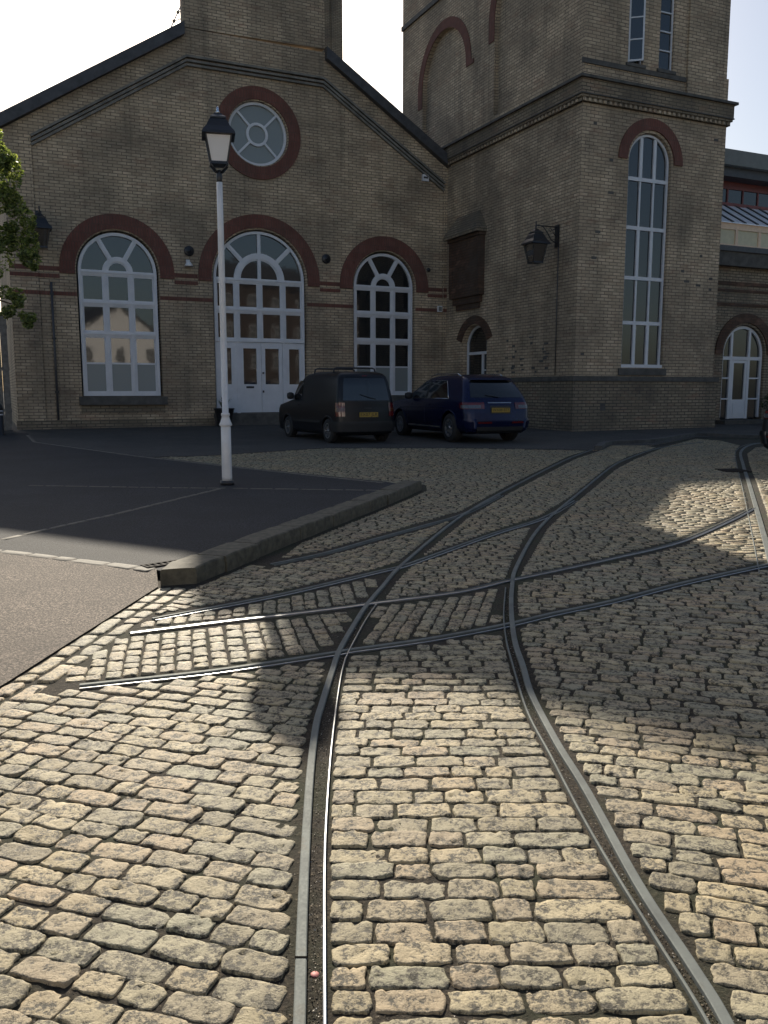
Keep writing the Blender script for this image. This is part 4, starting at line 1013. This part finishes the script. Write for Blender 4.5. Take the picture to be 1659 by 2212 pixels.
tree(tb, 'leafy tree with sunlit yellow green top reaching in at the left edge', cl, [([(0, 0, 0), (.02, 0, 1.5), (0, .05, 3), (.1, 0, 4.5), (.3, 0, 6)], .14, .04), ([(0, 0, 2.8), (.6, 0, 3.5), (1.2, .05, 3.3)], .05, .015), ([(.05, 0, 3.8), (.8, 0, 4.6), (1.5, .05, 4.7)], .05, .015), ([(.1, 0, 4.6), (.7, 0, 5.4), (1.2, .05, 5.9)], .04, .012)], M['leaf'], 900, .055, 21)
def pot_plant(loc, label, r, h, kind, seed):
    t = thing('plant_pot', label, 'plant', loc); rnd = random.Random(seed)
    MB().lathe([(r * .72, 0), (r * .8, h * .4), (r, h * .93), (r * 1.06, h * .94), (r * 1.06, h), (r * .94, h), (r * .9, h * .9)], 20).build('pot', M['black'], t)
    MB().lathe([(r * .9, h * .88), (r * .6, h * .92), (.01, h * .93)], 16).build('soil', M['soil'], t)
    m = MB()
    if kind == 'spiky':
        for i in range(46):
            a = rnd.uniform(0, 6.28); ln = rnd.uniform(.3, .6); lean = rnd.uniform(.1, .8)
            d = Vector((cos(a), sin(a), 0)); s_ = Vector((-sin(a), cos(a), 0)) * .014
            p0 = Vector((0, 0, h * .9)) + d * .04; p1 = p0 + d * ln * lean * .4 + Vector((0, 0, ln * .6)); p2 = p0 + d * ln * lean + Vector((0, 0, ln * (1 - lean * .35)))
            m.add([p0 - s_, p0 + s_, p1 + s_, p1 - s_, p2], [(0, 1, 2, 3), (3, 2, 4)])
    else:
        for q in range(14):
            o = Vector((rnd.gauss(0, .4), rnd.gauss(0, .4), rnd.uniform(.1, .9))) * r * 1.3; leaves(m, Vector((0, 0, h)) + o, r * .55, 170, .045, rnd)
    m.build('foliage', M['leafdark'], t, fix=False); return t
p = A0 + U * (C0 - 1.62) + NN * (-.75); pot_plant((p.x, p.y, zg(p.y)), 'spiky plant in a dark pot behind the lamp post by the hall door', .34, .62, 'spiky', 3)
p = T0 + NN * .9 + U * 8.75; p2 = T0 + U * 8.9 - NN * .2
pot_plant((p2.x, p2.y, zg(p2.y)), 'bushy dark shrub in a tub in front of the wing door', .42, .55, 'bush', 5)

# ------------------------------------------------------------------ vehicles
def interp(tab, z):
    for i in range(len(tab) - 1):
        if tab[i][0] <= z <= tab[i + 1][0]:
            t = (z - tab[i][0]) / (tab[i + 1][0] - tab[i][0]); return [a + (b - a) * t for a, b in zip(tab[i], tab[i + 1])]
    return list(tab[-1] if z > tab[-1][0] else tab[0])
class Car:
    """body lofted from horizontal slices (z, x rear, x front, half width, corner radius); x forward, y left"""
    def __init__(s, tab): s.tab = tab
    def outline(s, z):
        _, xr, xf, w, r = interp(s.tab, z); r = min(r, w * .9); return xr, xf, w, r
    def rear(s, t, z, o=0):      # t -1..1 right to left
        xr, xf, w, r = s.outline(z); return (xr - o + .06 * t * t, t * (w - r), z)
    def side(s, x, z, sg=1, o=0):
        xr, xf, w, r = s.outline(z); m = (xr + xf) / 2; k = (x - m) / max(.1, (xf - xr) / 2)
        return (x, sg * (w + o - .05 * k * k), z)
    def loop(s, z, nr=8, nc=6, ns=40):
        xr, xf, w, r = s.outline(z); L = []
        for i in range(nr): L.append(s.rear(-1 + 2 * i / nr, z))
        x0, x1 = xr + r, xf - r
        a = s.rear(1, z); b = s.side(x0, z)
        for i in range(nc): an = pi / 2 * i / nc; L.append((b[0] - (b[0] - a[0]) * cos(an), a[1] + (b[1] - a[1]) * sin(an), z))
        for i in range(ns): L.append(s.side(x0 + (x1 - x0) * i / ns, z))
        b2 = s.side(x1, z); fy = w - r
        for i in range(nc): an = pi / 2 * i / nc; L.append((b2[0] + (xf - .06 - b2[0]) * sin(an), b2[1] - (b2[1] - fy) * (1 - cos(an)), z))
        half = L; n = len(half)
        for i in range(nr): t = 1 - 2 * i / nr; L.append((xf - .06 * t * t, t * fy, z))
        mir = [(p[0], -p[1], z) for p in half[nr + 0:nr + nc + ns + nc]]
        L.append((xf - .06, -fy, z)); L += mir[::-1][:-1]
        return L
    def body(s, zs, wheels, wr):
        m = MB(); loops = [s.loop(z) for z in zs]; n = len(loops[0])
        for l in loops: m.v += l
        for i in range(len(zs) - 1):
            for k in range(n):
                a, b = i * n + k, i * n + (k + 1) % n; c, d = b + n, a + n
                cx = sum(m.v[q][0] for q in (a, b, c, d)) / 4; cz = (zs[i] + zs[i + 1]) / 2; cy = abs(m.v[a][1])
                w = s.outline(cz)[2]
                if cy > w * .8 and any((cx - x) ** 2 + (cz - z) ** 2 < wr * wr for x, z in wheels): continue
                m.f.append((a, b, c, d)); m.sm.append(True)
        m.f.append(tuple((len(zs) - 1) * n + k for k in range(n))); m.f.append(tuple(reversed(range(n)))); m.sm += [False, False]
        return m
    def side_patch(s, m, x0, x1, z0, z1, sg, o=.006, slant=(0, 0), n=8):
        for j in range(n + 1):
            z = z0 + (z1 - z0) * j / n; t = j / n
            for i in range(n + 1): m.v.append(s.side(x0 + slant[0] * t + (x1 + slant[1] * t - x0 - slant[0] * t) * i / n, z, sg, o))
        b = len(m.v) - (n + 1) ** 2
        for j in range(n):
            for i in range(n): a = b + j * (n + 1) + i; m.f.append((a, a + 1, a + n + 2, a + n + 1)); m.sm.append(True)
    def rear_patch(s, m, t0, t1, z0, z1, o=.008, n=8, top=1.0):
        for j in range(n + 1):
            z = z0 + (z1 - z0) * j / n; q = 1 + (top - 1) * j / n
            for i in range(n + 1): m.v.append(s.rear((t0 + (t1 - t0) * i / n) * q, z, o))
        b = len(m.v) - (n + 1) ** 2
        for j in range(n):
            for i in range(n): a = b + j * (n + 1) + i; m.f.append((a, a + 1, a + n + 2, a + n + 1)); m.sm.append(True)
    def corner_patch(s, m, z0, z1, sg, tr, xs, o=.012, n=7):
        """wraps from the rear round the corner to x=xs"""
        for j in range(n + 1):
            z = z0 + (z1 - z0) * j / n; xr, xf, w, r = s.outline(z); A = s.rear(1, z, o); B = s.side(xr + r, z, 1, o)
            P = [s.rear(tr + (1 - tr) * i / 4, z, o) for i in range(4)] + [(B[0] - (B[0] - A[0]) * cos(pi / 2 * i / 5), A[1] + (B[1] - A[1]) * sin(pi / 2 * i / 5), z) for i in range(6)]
            P += [s.side(xr + r + (max(xs, xr + r + .01) - xr - r) * i / 2, z, 1, o) for i in (1, 2)]
            m.v += [(p[0], sg * p[1], p[2]) for p in P]
        k = 12; b = len(m.v) - (n + 1) * k
        for j in range(n):
            for i in range(k - 1): a = b + j * k + i; m.f.append((a, a + 1, a + k + 1, a + k)); m.sm.append(True)
def wheel(parent, x, y, r, wd, sg, spokes, rimr=.62):
    ty = MB().lathe([(r * .62, -wd / 2), (r * .9, -wd / 2), (r * .985, -wd * .36), (r, -wd * .2), (r, wd * .2), (r * .985, wd * .36), (r * .9, wd / 2), (r * .62, wd / 2)], 30, cap=False)
    o = bpy.data.objects.new('wheel', None); COL.objects.link(o); o.parent = parent; o.location = (x, y, r); o.rotation_euler = (-sg * pi / 2, 0, 0); o.empty_display_size = .1
    ty.build('tyre', M['rubber'], o)
    rm = MB().ring(0, 0, r * .52, r * .64, 0, 2 * pi, lambda a, b, d: (a, b, d), wd * .1, wd * .49, 28)
    for k in range(spokes):
        a = 2 * pi * k / spokes; c, s_ = cos(a), sin(a)
        q = MB().box(.02, r * .56, -r * .055, r * .055, wd * .28, wd * .42); rm.add([(p[0] * c - p[1] * s_, p[0] * s_ + p[1] * c, p[2]) for p in q.v], q.f)
    rm.lathe([(r * .15, wd * .2), (r * .15, wd * .44), (r * .08, wd * .47)], 12)
    rm.build('rim', M['rim'], o)
    MB().lathe([(r * .6, -wd * .2), (r * .6, wd * .12)], 20).build('brake', M['trim'], o)
def plate(parent, c, w, h, text, rot_out=True, tilt=0):
    m = MB().box(-.008, .0, -w / 2, w / 2, -h / 2, h / 2); o = m.build('number_plate', M['plate'], parent); o.location = c; o.rotation_euler = (0, tilt, 0)
    cu = bpy.data.curves.new('txt', 'FONT'); cu.body = text; cu.size = h * .95; cu.align_x = 'CENTER'; cu.align_y = 'CENTER'; cu.extrude = .001
    to = bpy.data.objects.new('txt', cu); COL.objects.link(to)
    dg = bpy.context.evaluated_depsgraph_get(); me = bpy.data.meshes.new_from_object(to.evaluated_get(dg)); bpy.data.objects.remove(to)
    xs = [v.co.x for v in me.vertices]; k = (w * .9) / (max(xs) - min(xs))
    for v in me.vertices: v.co = Vector((-.0105 - v.co.z, -v.co.x * k, v.co.y))
    me.materials.clear(); me.materials.append(M['black']); t = bpy.data.objects.new('plate_text', me); COL.objects.link(t); t.parent = o
def arches(parent, car, wheels, wr, mat):
    m = MB()
    for x, z in wheels:
        for sg in (1, -1):
            pts = [car.side(x + wr * cos(a), max(.2, z + wr * sin(a)), sg, -.005) for a in [R(-12) + R(204) * i / 18 for i in range(19)]]
            m.tube(pts, .022, 6)
    m.build('wheel_arch', mat, parent)
    m = MB()
    for x, z in wheels: m.box(x - wr, x + wr, -.55, .55, .3, z + wr - .02)
    m.build('underbody', M['trim'], parent)
# --- small black van
def make_van():
    p = gp(708.6, 957); hd = R(90 + 28); t = thing('panel_van', 'small black panel van with roof bars parked by the doorway', 'van')
    tab = [(.20, .10, 4.12, .72, .12), (.26, .0, 4.22, .80, .16), (.50, -.02, 4.26, .835, .18), (.80, .0, 4.20, .84, .18), (.92, .015, 4.10, .835, .18), (1.0, .02, 3.6, .83, .18), (1.08, .03, 3.12, .82, .16), (1.5, .13, 2.72, .755, .13), (1.66, .19, 2.52, .715, .13), (1.74, .26, 2.38, .66, .16), (1.79, .42, 2.1, .55, .2)]
    car = Car(tab); wh = [(.66, .31), (3.36, .31)]
    zs = [.2, .23, .26, .32, .38, .44, .5, .57, .64, .72, .8, .86, .92, .96, 1.0, 1.04, 1.08, 1.2, 1.3, 1.4, 1.5, 1.58, 1.66, 1.70, 1.74, 1.77, 1.79]
    car.body(zs, wh, .37).build('body', M['vanpaint'], t)
    m = MB(); car.rear_patch(m, -.98, .98, 1.07, 1.62, .006, top=.96); m.build('rear_window', M['carglass'], t)
    m = MB()
    for sg in (1, -1): car.side_patch(m, 2.35, 3.05, 1.08, 1.58, sg, .005, (.0, -.36))
    m.build('side_window', M['carglass'], t)
    m = MB(); car.rear_patch(m, -1.02, 1.02, .30, .56, .05); car.corner_patch(m, .3, .56, 1, .98, .5, .05); car.corner_patch(m, .3, .56, -1, .98, .5, .05); m.build('bumper', M['trim'], t)
    for sg in (1, -1):
        m = MB(); car.corner_patch(m, .68, 1.02, sg, .93, .16, .012); tl = m.build('tail_light', M['redlens'], t)
        m = MB(); car.corner_patch(m, .80, .89, sg, .93, .165, .016); m.build('indicator', M['amber'], tl)
        m = MB(); x, y, z = car.side(2.95, 1.12, sg); m.lathe([(.02, -.08), (.07, -.06), (.085, 0), (.08, .08), (.03, .11)], 12); o = m.build('wing_mirror', M['trim'], t); o.location = (x, y + sg * .11, z + .04); o.scale = (.55, 1.25, 1)
    m = MB(); car.rear_patch(m, -.05, -.045, .60, 1.62, .010); m.build('door_gap', M['trim'], t)
    for sg in (1, -1):
        for x in (1.62, 2.32, 3.28):
            m = MB(); car.side_patch(m, x, x + .012, .42, 1.05 if x > 3 else 1.5, sg, .004, (0 if x < 3 else -.1, 0 if x < 3 else -.1)); m.build('door_gap', M['trim'], t)
        m = MB(); car.side_patch(m, 1.05, 2.98, .50, .57, sg, .016); m.build('rubbing_strip', M['trim'], t)
        m = MB(); car.side_patch(m, 2.36, 2.52, .92, .955, sg, .02); m.build('door_handle', M['trim'], t)
    m = MB(); car.rear_patch(m, -.16, .16, .86, .90, .022); m.build('door_handle', M['trim'], t)
    m = MB(); car.rear_patch(m, -.35, .35, .64, .80, .006); m.build('plate_recess', M['trim'], t)
    m = MB(); car.rear_patch(m, -.12, .12, 1.665, 1.69, .014); m.build('brake_light', M['redlens'], t)
    for x in (.75, 1.95):
        m = MB(); m.tube([(x, -.60, 1.72), (x, -.57, 1.86), (x, -.5, 1.885), (x, .5, 1.885), (x, .57, 1.86), (x, .60, 1.72)], .022, 8); m.build('roof_bar', M['black'], t)
    m = MB(); m.tube([car.rear(-.35, 1.10, .02), car.rear(-.1, 1.14, .025), car.rear(.3, 1.22, .02)], .008, 6); m.build('wiper', M['trim'], t)
    plate(t, Vector(car.rear(-.02, .72, .014)), .52, .115, 'EX07 JLR')
    for x, z in wh:
        for sg in (1, -1): wheel(t, x, sg * .72, .31, .19, sg, 7)
    arches(t, car, wh, .37, M['trim'])
    c, s_ = cos(hd), sin(hd); ox, oy = .66, .80
    t.location = (p.x - (ox * c - oy * s_), p.y - (ox * s_ + oy * c), zg(p.y) + .0); t.rotation_euler = (0, 0, hd); return t
make_van()
def make_suv(paint, label, cat, loc, hd, text, name='parked_car'):
    t = thing(name, label, cat, loc, hd)
    tab = [(.24, .12, 4.9, .82, .2), (.32, .02, 5.02, .92, .26), (.55, -.02, 5.08, .975, .3), (.80, .02, 5.04, .985, .3), (.98, .06, 4.85, .97, .3), (1.06, .10, 4.3, .955, .28), (1.12, .14, 3.75, .935, .26), (1.3, .27, 3.45, .87, .24), (1.5, .44, 3.05, .79, .22), (1.62, .58, 2.75, .73, .22), (1.68, .72, 2.55, .66, .24), (1.715, .95, 2.3, .52, .25)]
    car = Car(tab); wh = [(.98, .37), (3.98, .37)]
    zs = [.24, .28, .32, .4, .48, .55, .62, .68, .74, .8, .86, .92, .98, 1.02, 1.06, 1.09, 1.12, 1.2, 1.3, 1.4, 1.5, 1.56, 1.62, 1.65, 1.68, 1.70, 1.715]
    car.body(zs, wh, .45).build('body', paint, t)
    m = MB(); car.rear_patch(m, -1.12, 1.12, 1.14, 1.57, .006, top=.98); m.build('rear_window', M['carglass'], t)
    m = MB(); car.rear_patch(m, -1.15, 1.15, 1.58, 1.66, .10, top=.95); m.build('spoiler', paint, t)
    for sg in (1, -1):
        m = MB(); car.side_patch(m, 1.1, 3.35, 1.12, 1.55, sg, .005, (.32, -.62), 10); sw_ = m.build('side_window', M['carglass'], t)
        fr = MB(); fr.tube([car.side(1.05, 1.11, sg, .01), car.side(2.2, 1.11, sg, .01), car.side(3.4, 1.11, sg, .01)], .009, 6)
        fr.tube([car.side(1.05, 1.11, sg, .01), car.side(1.22, 1.35, sg, .012), car.side(1.42, 1.56, sg, .012), car.side(2.0, 1.575, sg, .012), car.side(2.7, 1.565, sg, .012), car.side(3.4, 1.11, sg, .012)], .008, 6); fr.build('window_trim', M['chrome'], sw_)
        for x in (1.95, 2.0): pass
        p_ = MB(); car.side_patch(p_, 2.28, 2.38, 1.12, 1.55, sg, .009); p_.build('pillar', M['trim'], sw_)
        m = MB(); car.corner_patch(m, .86, 1.02, sg, .66, .42, .014); tl = m.build('tail_light', M['redlens'], t)
        m = MB(); car.corner_patch(m, .875, .955, sg, .80, .36, .019); m.build('clear_lens', M['lightwhite'], tl)
        m = MB(); a, b = (.42, .97) if sg > 0 else (-.97, -.42); car.rear_patch(m, a, b, .50, .545, .05); m.build('reflector', M['redlens'], t)
        x, y, z = car.side(3.2, 1.1, sg); m = MB().lathe([(.02, -.08), (.08, -.06), (.1, 0), (.09, .08), (.03, .11)], 12); o = m.build('wing_mirror', M['trim'], t); o.location = (x, y + sg * .12, z + .06); o.scale = (.55, 1.3, 1)
        m = MB(); m.tube([(.95, sg * .60, 1.66), (1.1, sg * .62, 1.735), (2.2, sg * .66, 1.745), (2.6, sg * .62, 1.70)], .016, 8); m.build('roof_rail', M['chrome'], t)
        m = MB(); car.side_patch(m, 1.5, 3.45, .36, .40, sg, .012); m.build('sill_trim', M['rim'], t)
    m = MB(); car.rear_patch(m, -1.05, 1.05, .38, .62, .035); car.corner_patch(m, .38, .62, 1, 1, .55, .035); car.corner_patch(m, .38, .62, -1, 1, .55, .035); m.build('bumper', paint, t)
    m = MB(); car.rear_patch(m, -1.0, 1.0, .26, .42, .04); m.build('diffuser', M['trim'], t)
    m = MB(); car.rear_patch(m, -.5, .5, 1.0, 1.025, .012); m.build('boot_strip', M['rim'], t)
    for sg in (1, -1):
        for x in (2.33, 3.42):
            m = MB(); car.side_patch(m, x, x + .012, .45, 1.08, sg, .004); m.build('door_gap', M['trim'], t)
        for x in (2.05, 3.12):
            m = MB(); car.side_patch(m, x, x + .2, .93, .965, sg, .025); m.build('door_handle', paint, t)
        m = MB(); m.tube([car.side(1.2 + .25 * i, .90 - .004 * i, sg, .004) for i in range(12)], .012, 6); m.build('shoulder_crease', paint, t)
    m = MB(); car.rear_patch(m, -.42, .42, .74, .94, .006); m.build('plate_recess', M['trim'], t)
    m = MB(); m.tube([car.rear(-.02, 1.14, .02), car.rear(.2, 1.17, .025), car.rear(.55, 1.2, .02)], .009, 6); m.build('wiper', M['trim'], t)
    m = MB(); car.rear_patch(m, -.3, .3, 1.67, 1.685, .09); m.build('brake_light', M['redlens'], t)
    plate(t, Vector(car.rear(0, .83, .016)), .52, .112, text)
    for x, z in wh:
        for sg in (1, -1): wheel(t, x, sg * .83, .37, .25, sg, 10)
    arches(t, car, wh, .45, paint); return t
p = gp(968.9, 955.3); hd = R(90 + 23.4); c, s_ = cos(hd), sin(hd); ox, oy = .98, .95
make_suv(M['blue'], 'dark blue estate style off-roader parked against the tower', 'car', (p.x - (ox * c - oy * s_), p.y - (ox * s_ + oy * c), zg(p.y)), hd, 'WX08 BTF')
p = gp(1655, 1014); hd = R(90 - 62); c, s_ = cos(hd), sin(hd)
make_suv(M['vanpaint'], 'black car of which only a sliver of the tail shows at the right edge', 'car', (p.x + .78, p.y + .55, zg(p.y)), hd, 'KP05 WDN')

# ------------------------------------------------------------------ street behind the viewer (mirrored in the panes; pale fronts added for bounce light)
M['render'] = simple('pale_render', (.78, .77, .77), .8, var=.06, scale=1.5)
M['rbrick'] = brick_mat('house_brick', (.085, .066, .06), (.07, .055, .05), (.07, .06, .055), .2, .08, .24)
FB = lambda a, b, d: (a, -d, b)
def house(x0, x1, eave, ridge, mat, gable, label):
    t = thing('house', label, 'house', ((x0 + x1) / 2, -14, zg(-14)))
    w_ = (x1 - x0) / 2
    f = MB()
    if gable: f.prism([(-w_, -.5), (w_, -.5), (w_, eave), (0, ridge), (-w_, eave)], FB, 0, 8)
    else: f.prism([(-w_, -.5), (w_, -.5), (w_, eave), (-w_, eave)], FB, 0, 8)
    f.build('wall', M[mat], t)
    r = MB()
    if gable:
        for s_ in (1, -1): r.prism([(0, ridge + .02), (s_ * (w_ + .3), eave - .2), (s_ * (w_ + .3), eave + .05), (0, ridge + .27)], FB, -.3, 8.2)
    else: r.add([(-w_, .3, eave), (w_, .3, eave), (w_, -4, ridge), (-w_, -4, ridge), (w_, -8.3, eave), (-w_, -8.3, eave)], [(0, 1, 2, 3), (3, 2, 4, 5), (1, 4, 2), (0, 3, 5), (0, 5, 4, 1)])
    r.build('roof', M['slate'], t)
    n = max(2, int(w_ / 1.5)); z = 1.2
    while z + 1.6 < eave:
        for i in range(n):
            x = -w_ + 2 * w_ * (i + .5) / n
            q = MB(); q.rect(x - .5, x - .42, z, z + 1.5, FB, -.03, -.002); q.rect(x + .42, x + .5, z, z + 1.5, FB, -.03, -.002); q.rect(x - .42, x + .42, z, z + .08, FB, -.03, -.002); q.rect(x - .42, x + .42, z + 1.42, z + 1.5, FB, -.03, -.002); q.rect(x - .03, x + .03, z + .08, z + 1.42, FB, -.03, -.002); q.rect(x - .42, x + .42, z + .7, z + .76, FB, -.028, -.003)
            o = q.build('window', M['white'], t); MB().rect(x - .42, x + .42, z + .08, z + 1.42, FB, -.01, -.001).build('pane', M['glass'], o)
        z += 2.9
house(-40, -24, 7, 10, 'rbrick', False, 'red brick terrace house behind the viewer, furthest left')
house(-23.8, -9, 6.5, 9, 'render', False, 'long pale rendered house behind the viewer on the left')
house(-8.8, 4, 7, 10, 'render', False, 'pale rendered house directly behind the viewer')
house(4.2, 13.6, 6, 8.5, 'rbrick', False, 'small red brick house behind the viewer')
house(14, 24, 6.2, 9.3, 'render', True, 'pale gabled house behind the viewer on the right')
house(30, 56, 12.5, 15.5, 'rbrick', False, 'tall red brick block behind the viewer, furthest right')
for i, x in enumerate((27, 60, 66, 72)):
    tree(Vector((x, -15, zg(-15))), ['bushy tree between the pale gabled house and the brick block', 'first of three trees past the brick block', 'second of three trees past the brick block', 'last of three trees past the brick block'][i], [((0, 0, 8), 3, 2), ((1.5, 0, 6), 2.5, 1.5), ((-1.5, .5, 6), 2.5, 1.5), ((0, 0, 11), 2.3, 1.2), ((1, 0, 4), 2, 1)], [([(0, 0, 0), (0, 0, 4), (.1, 0, 8)], .3, .1)], M['leafdark'], 500, .3, 40 + i)
